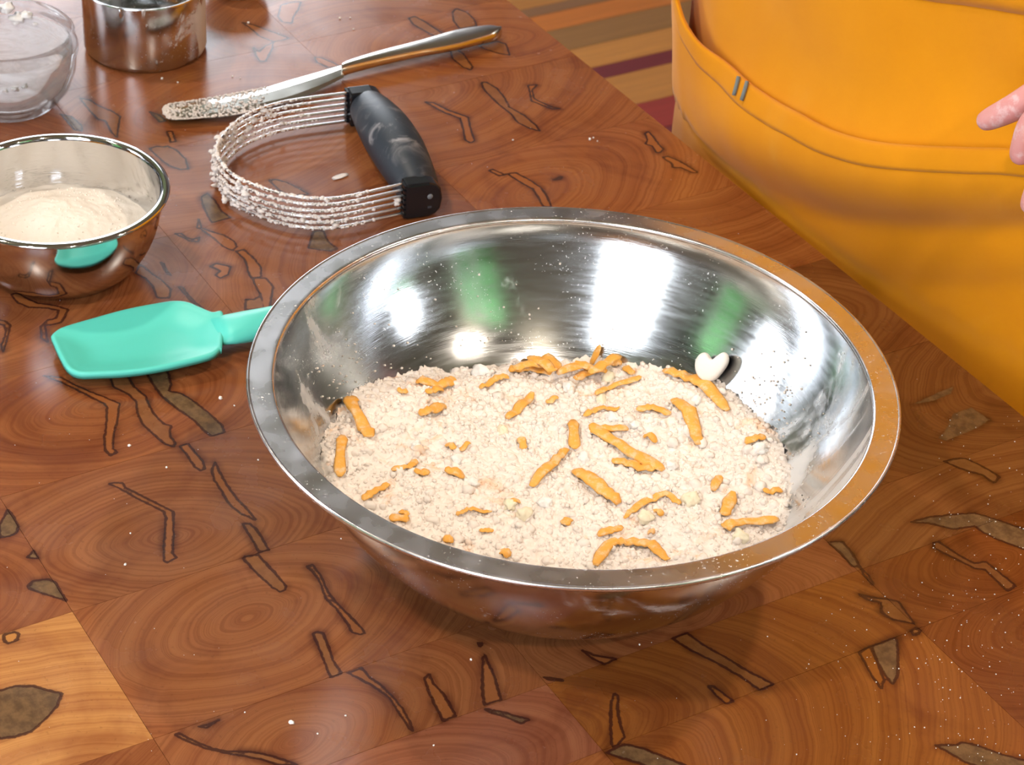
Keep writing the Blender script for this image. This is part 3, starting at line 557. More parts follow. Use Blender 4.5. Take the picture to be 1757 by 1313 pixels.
# warm ceiling downlights
def downlight(x, y, label):
    e = tag(empty('ceiling_light', (x, y, CEIL_Z)), label, 'light', 'warm recessed ceiling lights')
    lathe('trim_ring', [(.055, 0), (.075, 0), (.075, -.006), (.055, -.004), (.055, 0)], M['trim'], e, seg=32)
    ld = bpy.data.lights.new('bulb', 'AREA'); ld.shape = 'DISK'; ld.size = .10; ld.energy = LAMP_W; ld.color = (1.0, .87, .72)
    lo = bpy.data.objects.new('bulb', ld); link(lo, e); lo.location = (0, 0, -.008)
for i, (x, y) in enumerate(((1.05, .35), (2.15, -1.55), (-.75, -.9), (-1.0, .8), (2.0, 1.7), (.62, -1.58))):
    downlight(x, y, 'round recessed warm ceiling light ' + ('above the cook', 'behind the camera on the right', 'behind the camera on the left', 'above the glass bowl end', 'in the far corner behind the cook', 'close to the wall behind the camera')[i])

# ================================================================== butcher block table
table = empty('butcher_block_table', (0, 0, 0), TH)
tag(table, 'large end-grain butcher block table with grey streaked reddish maple blocks', 'table')
JB = [.3065, .1475, -.0287, -.1984, -.370, -.541, -.712, -.883]
JA = [-.9850, -.8917, -.7983, -.7050, -.6117, -.5184, -.4251, -.3318, -.2385, -.1455, -.0510, .0420, .0905, .1375, .2308, .3241, .4174, .5107]
import numpy as np
STR = [(k, np.array(p, float) * 1e-4) for k, p in STREAKS]
GREY = {'t': 0.0, 'o': .35, 'g': 1.0, 's': 2.0}
def sdf(P, Q):
    d = np.full(len(P), 1e9); ins = np.zeros(len(P), bool); n = len(Q)
    for i in range(n):
        a, b = Q[i], Q[(i + 1) % n]; e = b - a; L = max(1e-12, (e ** 2).sum())
        t = np.clip(((P - a) @ e) / L, 0, 1); q = P - a - t[:, None] * e
        d = np.minimum(d, (q ** 2).sum(1))
        c = (a[1] > P[:, 1]) != (b[1] > P[:, 1])
        if abs(e[1]) > 1e-12: ins ^= c & (P[:, 0] < e[0] * (P[:, 1] - a[1]) / e[1] + a[0])
    d = np.sqrt(d); return np.where(ins, -d, d)
TONES = [(156, 95, 56), (151, 90, 51), (163, 101, 59), (146, 86, 49), (155, 96, 57), (160, 96, 52)]
def tone_for(i, j):
    a0, b0 = JA[i], JB[j]
    if j == 3 and -.06 < a0 < -.04: return (206, 144, 82)
    if j == 2 and .08 < a0 < .1: return (158, 98, 68)
    if j == 0 and a0 < -.23: return (168, 103, 54)
    if j in (0,) and -.25 < a0 < .05: return (136, 86, 46)
    if j == 1 and a0 > .08: return (154, 92, 40)
    if j == 0 and a0 > .03: return (134, 76, 36)
    return TONES[rnd.randrange(len(TONES))]
CORE = .034
for j in range(len(JB) - 1):
    for i in range(len(JA) - 1):
        b1, b0, a0, a1 = JB[j], JB[j + 1], JA[i], JA[i + 1]
        g = .00010; a0 += g; a1 -= g; b0 += g; b1 -= g
        seen = a0 > -.75 and b0 > -.45
        near = [(k, Q) for k, Q in STR if Q[:, 0].max() > a0 - .008 and Q[:, 0].min() < a1 + .008 and Q[:, 1].max() > b0 - .008 and Q[:, 1].min() < b1 + .008]
        # extra channels for blocks the photograph does not show
        pts = []
        st = .0018 if near else .02
        nx, ny = max(2, int((a1 - a0) / st)), max(2, int((b1 - b0) / st))
        ring = [(a0 + (a1 - a0) * k / nx, b0) for k in range(nx)] + [(a1, b0 + (b1 - b0) * k / ny) for k in range(ny)] + [(a1 - (a1 - a0) * k / nx, b1) for k in range(nx)] + [(a0, b1 - (b1 - b0) * k / ny) for k in range(ny)]
        nr = len(ring)
        for k, Q in near:
            n = len(Q)
            for q in range(n):
                A, B = Q[q], Q[(q + 1) % n]; e = B - A; L = np.hypot(*e); m = max(1, int(L / .0016)); nn = np.array([e[1], -e[0]]) / max(L, 1e-9)
                for s in range(m):
                    p = A + e * (s / m)
                    for of in (0, .0008, -.0008, .0018, -.0018, .0035, .0066, -.0066):
                        pts.append(p + nn * of)
        gs = .012
        for x in np.arange(a0 + gs / 2, a1, gs):
            for y in np.arange(b0 + gs / 2, b1, gs): pts.append(np.array((x + rnd.uniform(-.003, .003), y + rnd.uniform(-.003, .003))))
        P = [p for p in pts if a0 + .0003 < p[0] < a1 - .0003 and b0 + .0003 < p[1] < b1 - .0003]
        allp = [Vector(p) for p in ring] + [Vector((float(p[0]), float(p[1]))) for p in P]
        r = delaunay_2d_cdt(allp, [(k, (k + 1) % nr) for k in range(nr)], [list(range(nr))], 1, 1e-5)
        co, tris = r[0], r[2]
        V = np.array([(p.x, p.y) for p in co])
        d = np.full(len(V), .05); gy = np.zeros(len(V))
        for k, Q in near:
            s = sdf(V, Q); c = s < d; d = np.where(c, s, d); gy = np.where(c, GREY[k], gy)
        n = len(V)
        verts = [(p[0], p[1], 0.0) for p in V]
        faces = [tuple(t) for t in tris]
        cnt = {}
        for t in faces:
            for x, y in zip(t, t[1:] + t[:1]): cnt[(x, y)] = 1
        bnd = [(x, y) for (x, y) in cnt if (y, x) not in cnt]
        idx = {}
        for x, y in bnd:
            for q in (x, y):
                if q not in idx: idx[q] = len(verts); verts.append((V[q][0], V[q][1], -CORE))
        for x, y in bnd: faces.append((y, x, idx[x], idx[y]))
        inv = {v_: k_ for k_, v_ in idx.items()}
        src = list(range(n)) + [inv[k_] for k_ in range(n, len(verts))]
        o = mesh('block', verts, faces, M['wood'], table)
        me = o.data
        # growth-ring centre of this block
        ca, cb = (a0 + a1) / 2, (b0 + b1) / 2
        u = rnd.random()
        if u < .45: ca += rnd.uniform(-.02, .02); cb += rnd.uniform(-.05, .05)
        elif u < .8: ca += rnd.choice((-1, 1)) * rnd.uniform(.04, .09); cb += rnd.uniform(-.06, .06)
        else: cb += rnd.choice((-1, 1)) * rnd.uniform(.09, .14); ca += rnd.uniform(-.02, .02)
        rot = rnd.uniform(-.35, .35); cr_, sr_ = cos(rot), sin(rot); seed = rnd.random() * 40
        for an_, ty in (('grain', 'FLOAT_VECTOR'), ('tone', 'FLOAT_COLOR'), ('channel', 'FLOAT'), ('channel_grey', 'FLOAT')): me.attributes.new(an_, ty, 'POINT')
        ga, ta, ch, cg = [me.attributes[k_] for k_ in ('grain', 'tone', 'channel', 'channel_grey')]
        tc = srgb(*tone_for(i, j)); jit = rnd.uniform(.86, 1.0)
        gv = []
        for k in src:
            x, y = V[k][0] - ca, V[k][1] - cb
            gv += [(x * cr_ - y * sr_) / .060, (x * sr_ + y * cr_) / .100, seed]
        ga.data.foreach_set('vector', gv)
        ta.data.foreach_set('color', [c for _ in src for c in (tc[0] * jit, tc[1] * jit, tc[2] * jit, 1)])
        ch.data.foreach_set('value', [float(d[k]) for k in src]); cg.data.foreach_set('value', [float(gy[k]) for k in src])
boxes('core_slab', [(JA[0] + .002, JA[-1] - .002, JB[-1] + .002, JB[0] - .002, -.045, -CORE - .0002), (JA[0] + .002, JA[-1] - .002, JB[-1] + .002, JB[0] - .002, -.0345, -.0012)][:1], M['core'], table)
for x in (JA[0] + .09, JA[-1] - .09):
    for y in (JB[-1] + .09, JB[0] - .12):
        boxes('leg', [(x - .04, x + .04, y - .04, y + .04, FLOOR_Z, -.045)], M['leg'], table, .004)
ap = .05
boxes('apron_rail', [(JA[0] + .06, JA[-1] - .06, JB[0] - .10, JB[0] - .075, -.12, -.045), (JA[0] + .06, JA[-1] - .06, JB[-1] + .075, JB[-1] + .10, -.12, -.045)], M['leg'], table)

# ================================================================== big mixing bowl
RI, RB, BN = .1375, .060, 1.4
def rwall(z):
    s = max(0.0, min(1.0, (RIMZ - z) / (RIMZ - .001))) ** (BN / 2)
    return RB + (RI - RB) * sqrt(max(0, 1 - s * s)) ** (2 / BN)
def bowl_prof(ri, rb, h, n, steps=44):
    P = []
    for k in range(steps + 1):
        a = (k / steps) * pi / 2
        P.append((rb + (ri - rb) * cos(a) ** (2 / n) if k < steps else rb, h - (h - .001) * sin(a) ** (2 / n)))
    return P
inner = bowl_prof(RI, RB, RIMZ, BN)
prof = [(0.0, .0012)] + [(r, z) for r, z in reversed(inner)]           # inside, from the centre up to the rim
outer = [(r + .0008, z - .0010) for r, z in inner]
outer[-1] = (RB, 0.0)
full = prof + outer + [(0.0, 0.0)]
bowl = lathe('mixing_bowl', full[1:-1] and full, M['steel_big'], None, (BX, BY, 0), 160)
tag(bowl, 'large stainless steel mixing bowl holding flour and shredded cheese', 'bowl')
rimp = [(RI - .0003, RIMZ - .0012), (RI, RIMZ - .0002), (RI + .0004, RIMZ + .0004), (.1383, RIMZ + .00065), (.1386, RIMZ + .0007), (.1400, RIMZ + .0007), (.1484, RIMZ + .0004), (.1488, RIMZ + .0004), (.1491, RIMZ + .0006), (.1496, RIMZ + .0007), (.1501, RIMZ + .0002), (.1502, RIMZ - .0006), (.1499, RIMZ - .0016), (.1492, RIMZ - .0018), (.1486, RIMZ - .0012), (.1420, RIMZ - .0008), (.1390, RIMZ - .0010)]
lathe('rim', rimp, M['steel_rim'], bowl, None, 160, True, True)

# flour and butter crumble inside (nobody could count it)
EDGE_H = [(-190, .052), (-171, .052), (-130, .047), (-90, .043), (-50, .040), (-13, .0393), (-1, .0408), (19, .0437), (31, .0430), (45, .0470), (55, .0437), (70, .0398), (89, .0374), (115, .0360), (134, .041), (158, .0510), (171, .049), (189, .052)]
def interp(T_, x):
    if x <= T_[0][0]: return T_[0][1]
    for (x0, y0), (x1, y1) in zip(T_, T_[1:]):
        if x <= x1: return y0 + (y1 - y0) * (x - x0) / (x1 - x0)
    return T_[-1][1]
def H(x, y):
    dx, dy = x - BX, y - BY
    w = smooth01(hypot(dx, dy), .02, .112)
    return .0425 + (interp(EDGE_H, math.degrees(atan2(dy, dx))) - .0425) * w
def lumps(x, y):
    d1 = noise.voronoi(Vector((x * 270 + .9 * noise.noise(Vector((x * 200, y * 200, 1))), y * 270, .5)))[0][0]
    d2 = noise.voronoi(Vector((x * 720, y * 720, 7.5)))[0][0]
    return .0030 * (.45 - min(d1, 1.0)) + .0012 * (.45 - min(d2, 1.0))
def HN(x, y):
    return H(x, y) + .0022 * fbm(x * 28, y * 28, 1.0, 3) + .0010 * fbm(x * 120, y * 120, 3.0, 3) + lumps(x, y)
def edge_r(th):
    r = .105
    for _ in range(12):
        x, y = BX + r * cos(th), BY + r * sin(th); r = rwall(HN(x, y)) + .0002
    return r * (1 - .006 * abs(fbm(cos(th) * 6, sin(th) * 6, 2, 4)))
v, f = [], []; NR, NA = 130, 760
v.append((0, 0, HN(BX, BY)))
er = [edge_r(2 * pi * k / NA) for k in range(NA)]
for i in range(1, NR + 1):
    for k in range(NA):
        th = 2 * pi * k / NA; r = er[k] * i / NR; x, y = r * cos(th), r * sin(th)
        v.append((x, y, HN(BX + x, BY + y)))
for k in range(NA):
    f.append((0, 1 + k, 1 + (k + 1) % NA))
for i in range(NR - 1):
    for k in range(NA):
        k2 = (k + 1) % NA; b = 1 + i * NA
        f.append((b + k, b + NA + k, b + NA + k2, b + k2))
rg = random.Random(5)
for n_, r0, r1, sub in ((5200, .0005, .0012, 1), (1500, .0010, .0021, 1), (240, .0018, .0032, 2)):
    for _ in range(n_):
        th = rg.random() * 2 * pi; k = int(th / (2 * pi) * NA) % NA; r = er[k] * sqrt(rg.random()) * (1.0 if sub == 1 else .95)
        x, y = r * cos(th), r * sin(th)
        s = rg.uniform(r0, r1); z = HN(BX + x, BY + y)
        rr = rwall(z) - s * 1.1
        if r > rr: x *= rr / r; y *= rr / r
        blob(v, f, (x, y, z + s * rg.uniform(-.3, .25)), s, sub, (1, rg.uniform(.7, 1), rg.uniform(.6, .9)), .5, rg)
# crumbs thrown up against the wall
for _ in range(260):
    th = rg.choice([rg.gauss(2.75, .12), rg.gauss(.35, .5), rg.gauss(2.3, .4), rg.gauss(.55, .1)]); z = .042 + abs(rg.gauss(0, .016))
    if z > .092: continue
    r = rwall(z) - .0004; s = rg.uniform(.0002, .0007); blob(v, f, (r * cos(th), r * sin(th), z), s, 1, (1, 1, 1), .4, rg)
fm = mesh('flour_mixture', v, f, M['flour'], None, True, (BX, BY, 0))
tag(fm, 'crumbly flour and butter mixture filling the large steel bowl', 'flour', kind='stuff')

# cheese shreds, each a thing
ordn = ['first', 'second', 'third', 'fourth', 'fifth', 'sixth', 'seventh', 'eighth', 'ninth', 'tenth', 'eleventh', 'twelfth', 'thirteenth', 'fourteenth', 'fifteenth', 'sixteenth', 'seventeenth', 'eighteenth', 'nineteenth', 'twentieth', 'twenty-first', 'twenty-second', 'twenty-third', 'twenty-fourth', 'twenty-fifth', 'twenty-sixth', 'twenty-seventh', 'twenty-eighth']
SHR = []
for w, P in SHREDS:
    P = [Vector((p[0] * 1e-4, p[1] * 1e-4, 0)) for p in P]
    SHR.append((w * 1e-4, P))
def zone(c): return 0 if c.y > .058 else (1 if c.y > .008 else 2)
zn = ['back third', 'middle', 'front third']
order = {0: [], 1: [], 2: []}
for i, (w, P) in enumerate(SHR):
    c = sum(P, Vector()) / len(P); order[zone(c)].append((c.x, i))
rank = {}
for z in order:
    for k, (_, i) in enumerate(sorted(order[z])): rank[i] = (z, k)
special = {}
for i, (w, P) in enumerate(SHR):
    pts = cr_spline(P, 7) if len(P) > 2 else [P[0].lerp(P[1], t / 7) for t in range(8)]
    n = len(pts); rr = random.Random(i); lift = .0011 + w * .12; arch = rr.uniform(.2, 1.0) * w * .4
    Q, R = [], []
    L = sum((pts[k + 1] - pts[k]).length for k in range(n - 1))
    hw = max(.0014, min(.0042, w * .74))
    for k, p in enumerate(pts):
        t = k / (n - 1)
        x, y = p.x, p.y
        dx, dy = x - BX, y - BY; r = hypot(dx, dy); rm = rwall(H(x, y)) - .004
        if r > rm: x, y = BX + dx * rm / r, BY + dy * rm / r
        z = HN(x, y) + lift + (.0030 + .0012 * (i % 3) if i >= 52 else 0) + arch * sin(pi * t) + .0003 * rr.random()
        Q.append((x, y, z)); e = min(1, .45 + 4 * min(t, 1 - t)); R.append((hw * e * (1 + .14 * sin(9 * t + i)), hw * .34 * e))
    if i == 47:            # the one that stands up at the back
        b0 = Vector(Q[0]); Q = [b0 + Vector((.0006 * k, .0004 * k, .0015 * k)) for k in range(n)]
    c = Vector(Q[n // 2]); 
    o = sweep('cheese_shred', [Vector(q) - c for q in Q], R, M['cheese'], None, 8); o.location = c
    z, k = rank[i]
    shape = 'curved' if len(P) > 2 else 'straight'
    ln = 'long' if L > .024 else 'short'
    lab = '%s %s cheddar shred, %s from the left in the %s of the bowl' % (ln, shape, ordn[k], zn[z])
    if i == 39: lab = 'arched cheddar shred looping up against the front rim of the bowl'
    if i == 47: lab = 'cheddar shred standing upright at the back of the flour mound'
    if i == 28: lab = 'long broad cheddar shred beside the heart-shaped lump at the back right'
    tag(o, lab, 'cheese shred', 'cheddar shreds in the mixing bowl')
# butter lumps
lo2 = sorted(range(len(LUMPS)), key=lambda i: LUMPS[i][0][0])
for k, i in enumerate(lo2):
    (x, y), r, kd = LUMPS[i]; x *= 1e-4; y *= 1e-4; r *= 1e-4 * .85
    vv, ff = [], []; blob(vv, ff, (0, 0, 0), r, 3, (1, .8, .75), .6, random.Random(i))
    dx, dy = x - BX, y - BY; rr = hypot(dx, dy); rm = rwall(H(x, y)) - r
    if rr > rm: x, y = BX + dx * rm / rr, BY + dy * rm / rr
    o = mesh('butter_lump', vv, ff, M['butter' if kd == 'y' else 'white_lump'], None, True, (x, y, HN(x, y) + r * .28))
    tag(o, '%s butter lump, %s from the left among those in the mixing bowl' % ('pale yellow' if kd == 'y' else 'flour-whitened', ordn[k]), 'butter lump', 'butter lumps in the mixing bowl')
hx, hy, hz = [q * 1e-4 for q in HEART]
bm = bmesh.new()
hp = [(-1.05, .10), (-.95, .62), (-.62, .98), (-.25, .80), (-.02, .42), (.28, .74), (.62, 1.16), (1.02, 1.02), (1.1, .45), (.72, -.25), (.35, -.85), (-.25, -1.0), (-.85, -.62)]
lay = []
for yy, s in ((-.36, .74), (-.2, 1.0), (.2, 1.0), (.36, .74)):
    lay.append([bm.verts.new((p[0] * .0084 * s + .0006 * fbm(k * 3.1, yy * 9, 1, 2), yy * .011, p[1] * .0080 * s + .0006 * fbm(k * 3.1, yy * 9, 5, 2))) for k, p in enumerate(hp)])
for a_, b_ in zip(lay, lay[1:]):
    for k in range(len(hp)):
        k2 = (k + 1) % len(hp); bm.faces.new((a_[k], a_[k2], b_[k2], b_[k]))
bm.faces.new(lay[0][::-1]); bm.faces.new(lay[-1])
hl = bm_obj('butter_lump', bm, M['white_lump'], None, True, (hx - .002, hy - .004, hz + .004))
hl.rotation_euler = (radians(-30), radians(-8), radians(-20))
sb = hl.modifiers.new('s', 'SUBSURF'); sb.levels = sb.render_levels = 2
tag(hl, 'white heart-shaped butter lump sticking to the bowl wall at the back right', 'butter lump', 'butter lumps in the mixing bowl')

# ================================================================== small steel bowl with flour
SX, SY = -.2568, .2253
sp = []
inner2 = bowl_prof(.0565, .030, .050, 1.9, 30)
sprof = [(0, .0012)] + [(r, z) for r, z in reversed(inner2)] + [(.0575, .0508), (.0605, .0506), (.0616, .0498), (.0612, .0488), (.0600, .0490), (.0575, .0494)] + [(r + .0008, z - .001) for r, z in inner2[1:-1]] + [(.030, 0), (0, 0)]
sbowl = lathe('prep_bowl', sprof, M['steel'], None, (SX, SY, 0), 128)
tag(sbowl, 'small polished steel prep bowl holding plain flour beside the teal spatula', 'bowl')
v, f = [], []; NR, NA = 50, 140
def hf(x, y):
    r = hypot(x + .004, y - .006)
    return .0215 + .010 * math.exp(-(r / .030) ** 2) + .0012 * fbm(x * 60, y * 60, 2, 4) + .0004 * fbm(x * 300, y * 300, 4, 2)
def r2(z):
    s = max(0, min(1, (.050 - z) / .049)) ** (1.9 / 2); return .030 + .0265 * sqrt(max(0, 1 - s * s)) ** (2 / 1.9)
v.append((0, 0, hf(0, 0)))
for i in range(1, NR + 1):
    for k in range(NA):
        th = 2 * pi * k / NA; r = (r2(hf(.05 * cos(th), .05 * sin(th))) + .0002) * i / NR; v.append((r * cos(th), r * sin(th), hf(r * cos(th), r * sin(th))))
for k in range(NA): f.append((0, 1 + k, 1 + (k + 1) % NA))
for i in range(NR - 1):
    for k in range(NA):
        b = 1 + i * NA; k2 = (k + 1) % NA; f.append((b + k, b + NA + k, b + NA + k2, b + k2))
for _ in range(400):
    th = rg.random() * 6.28; r = .047 * sqrt(rg.random()); x, y = r * cos(th), r * sin(th); s = rg.uniform(.0003, .0008); blob(v, f, (x, y, hf(x, y)), s, 1, (1, 1, .8), .4, rg)
tag(mesh('flour_heap', v, f, M['flour_plain'], None, True, (SX, SY, 0)), 'smooth heap of plain flour in the small steel prep bowl', 'flour', kind='stuff')

# ================================================================== glass bowl
GX, GY = -.3253, .4058
gp = [(0, .004), (.020, .0042), (.027, .0065), (.034, .014), (.0385, .025), (.0402, .036), (.0402, .0425), (.0388, .0435), (.0388, .0475), (.0396, .0512), (.0412, .0522), (.0424, .0508), (.0424, .0470), (.0428, .0440), (.0440, .0415), (.0440, .0380), (.0428, .0365), (.0418, .025), (.0370, .0125), (.0300, .0035), (.0255, .0006), (.0240, 0), (.019, .0008), (0, .0014)]
gl = lathe('glass_bowl', gp, M['glass'], None, (GX, GY, 0), 128)
tag(gl, 'small clear glass prep bowl smeared inside with white cream', 'bowl')
sm = [(.0, .0045), (.0195, .0047), (.0265, .0070), (.0335, .0143), (.0380, .0252), (.0397, .0360), (.0397, .0420)]
cr = lathe('cream_film', sm, M['smear'], None, (GX, GY, 0), 96)
tag(cr, 'thin smeared film of white cream left inside the glass bowl', 'cream', kind='stuff')
v, f = [], []
for th, z, r_, s in ((2.0, .046, .0385, .0050), (1.75, .047, .0388, .0042), (1.6, .040, .0385, .0045), (1.42, .043, .038, .0032), (2.3, .044, .038, .0055), (1.30, .0375, .0385, .0014), (4.9, .030, .0380, .002), (5.05, .031, .0385, .0022), (5.2, .032, .0388, .002)):
    blob(v, f, (r_ * cos(th), r_ * sin(th), z), s, 3, (1, 1, .8), .7, rg)
tag(mesh('cream_dollop', v, f, M['cream'], None, True, (GX, GY, 0)), 'thick white cream dollops clinging to the glass bowl rim', 'cream', kind='stuff')

# ================================================================== steel measuring cup
CX_, CY_ = -.2555, .4947
cpf = [(0, .0015), (.0370, .0015), (.0385, .003), (.0388, .010), (.0388, .0455), (.0392, .0462), (.0397, .0460), (.0398, .0450), (.0398, .004), (.0385, .0008), (.0370, 0), (0, 0)]
cup = lathe('measuring_cup', cpf, M['steel_cup'], None, (CX_, CY_, 0), 128)
tag(cup, 'flour-dusted stainless steel measuring cup behind the glass bowl', 'measuring cup')
hd = []
dirv = Vector((-.30, .954, 0))
for t in range(9):
    s = t / 8; hd.append(dirv * (.0396 + .085 * s) + Vector((0, 0, .043 + .004 * sin(pi * s))))
sweep('handle', hd, [(.0075, .0012)] * 9, M['steel'], cup, 10)
sp = [Vector((-.0095, -.0400 + .0001, .0458 - .007 * 0))]
v, f = [], []
for k in range(7):                    # pressed notch in the near rim
    pass
sweep('pour_notch', [Vector((-.0075, -.0398, .0470)), Vector((-.0075, -.0405, .0445)), Vector((-.0075, -.0404, .0415)), Vector((-.0075, -.0398, .0395))], [(.0024, .0010), (.0022, .0012), (.0016, .0010), (.0006, .0005)], M['steel'], cup, 10)

# cream-coloured small dish, mostly beyond the frame
lathe_d = lathe('ceramic_dish', [(0, .003), (.012, .003), (.019, .010), (.022, .020), (.0235, .021), (.0238, .020), (.0215, .010), (.0150, .001), (.0140, 0), (0, 0)], M['ceramic'], None, (-.2085, .585, 0), 64)
tag(lathe_d, 'cream ceramic pinch dish peeking in at the top edge beyond the measuring cup', 'dish')

# ================================================================== teal spatula
spat = empty('silicone_spatula', (-.20, .145, 0)); tag(spat, 'teal silicone spatula lying on the table beside the mixing bowl', 'spatula')
top = [Vector((p[0] * 1e-4, p[1] * 1e-4)) for p in SPAT_TOP]; bot = [Vector((p[0] * 1e-4, p[1] * 1e-4)) for p in SPAT_BOT]
out = [p for p in top[:11]] + [p for p in bot[3:]]
o3 = [Vector((p.x, p.y, 0)) for p in out] + [Vector((out[0].x, out[0].y, 0))]
ol = [p.to_2d() for p in cr_spline(o3, 6)][:-1]
nr = len(ol)
OA = np.array([(p.x, p.y) for p in ol])
pts = list(ol)
for off in (.0008, .0018, .003, .005):
    for k in range(nr):
        e = (ol[(k + 1) % nr] - ol[k - 1]); nn = Vector((-e.y, e.x)).normalized()
        q = ol[k] - nn * off
        if sdf(np.array([[q.x, q.y]]), OA)[0] < -off * .9: pts.append(q)
x0, x1 = OA[:, 0].min(), OA[:, 0].max(); y0, y1 = OA[:, 1].min(), OA[:, 1].max()
for x in np.arange(x0, x1, .004):
    for y in np.arange(y0, y1, .004):
        if sdf(np.array([[x, y]]), OA)[0] < -.006: pts.append(Vector((float(x), float(y))))
rr_ = delaunay_2d_cdt(pts, [(k, (k + 1) % nr) for k in range(nr)], [list(range(nr))], 1, 1e-6)
V2 = np.array([(p.x, p.y) for p in rr_[0]]); sd_ = -sdf(V2, OA)
sc_c = Vector((-.20, .145))
def bl_z(x, y, d):
    dish = .0046 * smooth01(d, .0, .020)
    lipz = -.0007 * (1 - smooth01(d, 0, .0012)) - .0004 * smooth01(d, .0016, .0028)
    u_ = (x + .245) / .09
    return .0125 - dish + lipz - .0022 * (1 - max(0, min(1, u_)))
n = len(V2)
vt = [(x + .20, y - .145, bl_z(x, y, d)) for (x, y), d in zip(V2, sd_)] + [(x + .20 + .0, y - .145, max(.0012, bl_z(x, y, d) - .0032 - .002 * smooth01(d, 0, .01))) for (x, y), d in zip(V2, sd_)]
ft = [tuple(t) for t in rr_[2]]
cnt = {(x, y) for t in ft for x, y in zip(t, t[1:] + t[:1])}
bnd = [(x, y) for x, y in cnt if (y, x) not in cnt]
ft2 = ft + [tuple(i + n for i in reversed(t)) for t in ft] + [(y, x, x + n, y + n) for x, y in bnd]
mesh('blade', vt, ft2, M['teal'], spat, True)
h0 = Vector((-.1600, .1560, .0095)); hdv = Vector((.9, .40, 0)).normalized()
HP = [h0 + hdv * s for s in (0, .008, .018, .03, .05, .09, .13, .155, .162)]
HP = [p - Vector((-.20, .145, 0)) for p in HP]
sweep('handle', HP, [(.0125, .0028), (.0128, .0050), (.0115, .0068), (.0105, .0078), (.0105, .0082), (.0115, .0085), (.0125, .0085), (.011, .008), (.006, .005)], M['teal'], spat, 20)

# ================================================================== table knife
knife = empty('table_knife', (-.123, .470, 0)); tag(knife, 'stainless table knife with floury blade lying behind the pastry blender', 'knife')
KO = Vector((-.123, .470, 0))
def cv(L): return [Vector((p[0] * 1e-4, p[1] * 1e-4, 0)) for p in L]
kt, kb = cr_spline(cv(KN_T), 5), cr_spline(cv(KN_B), 5)
v, f = [], []
for a_, b_ in zip(kt, kb):
    mid = (a_ + b_) / 2; hw = (a_ - b_) / 2
    for s, z in ((1, .0052), (.3, .0060), (-.6, .0056), (-1, .0047), (-.6, .0040), (.3, .0038)):
        p = mid + hw * s - KO; v.append((p.x, p.y, z))
n = len(kt)
for i in range(n - 1):
    for k in range(6):
        k2 = (k + 1) % 6; f.append((i * 6 + k, i * 6 + k2, i * 6 + 6 + k2, i * 6 + 6 + k))
f.append((5, 4, 3, 2, 1, 0)); f.append(tuple((n - 1) * 6 + k for k in range(6)))
mesh('blade', v, f, M['steel_knife'], knife, False)
ht, hb = cr_spline(cv(KN_HT), 5), cr_spline(cv(KN_HB), 5)
v, f = [], []; n = len(ht); SG = 14
for i, (a_, b_) in enumerate(zip(ht, hb)):
    mid = (a_ + b_) / 2; hw = (a_ - b_) / 2; t = i / (n - 1)
    th_ = .0042 - .0006 * sin(pi * t); zc = .0060 + .0018 * sin(pi * min(1, t * 1.1))
    if i in (0, n - 1): hw = hw * .6; th_ *= .5
    for k in range(SG):
        an = 2 * pi * k / SG; p = mid + hw * (1.0 * (1 if cos(an) > 0 else -1) * abs(cos(an)) ** .8) - KO; v.append((p.x, p.y, zc + th_ * (1 if sin(an) > 0 else -1) * abs(sin(an)) ** .7))
for i in range(n - 1):
    for k in range(SG):
        k2 = (k + 1) % SG; f.append((i * SG + k, i * SG + k2, i * SG + SG + k2, i * SG + SG + k))
f.append(tuple(range(SG - 1, -1, -1))); f.append(tuple((n - 1) * SG + k for k in range(SG)))
mesh('handle', v, f, M['steel_knife'], knife, True)
v, f = [], []
for _ in range(1500):
    t = rg.random(); 
    if t > .62 and rg.random() < (t - .62) * 4: continue
    i = int(t * .72 * (len(kt) - 1)); u_ = rg.choice([rg.uniform(-1, 1), rg.uniform(-1, 1), rg.choice((-1.02, 1.02))]); mid = (kt[i] + kb[i]) / 2; hw = (kt[i] - kb[i]) / 2
    p = mid + hw * u_ + (kt[min(i + 1, len(kt) - 1)] - kt[i]) * rg.random() - KO; s = rg.uniform(.0003, .0011)
    blob(v, f, (p.x, p.y, .0060 - .0006 * abs(u_) + s * .2), s, 1, (1, 1, .6), .4, rg)
tag(mesh('flour_residue', v, f, M['residue'], knife, True), kind='stuff')

# ================================================================== pastry blender
F0 = Vector((-.0598, .3043, 0)); R0 = Vector((-.1040, .4140, 0)); AXV = (R0 - F0); AL = AXV.length; AXV.normalize(); DV = Vector((AXV.y, -AXV.x, 0))
PO = (F0 + R0) / 2; pb = empty('pastry_blender', PO, atan2(AXV.y, AXV.x) - pi / 2)
tag(pb, 'pastry blender with black handle and flour-caked steel wires lying on its side', 'pastry blender')
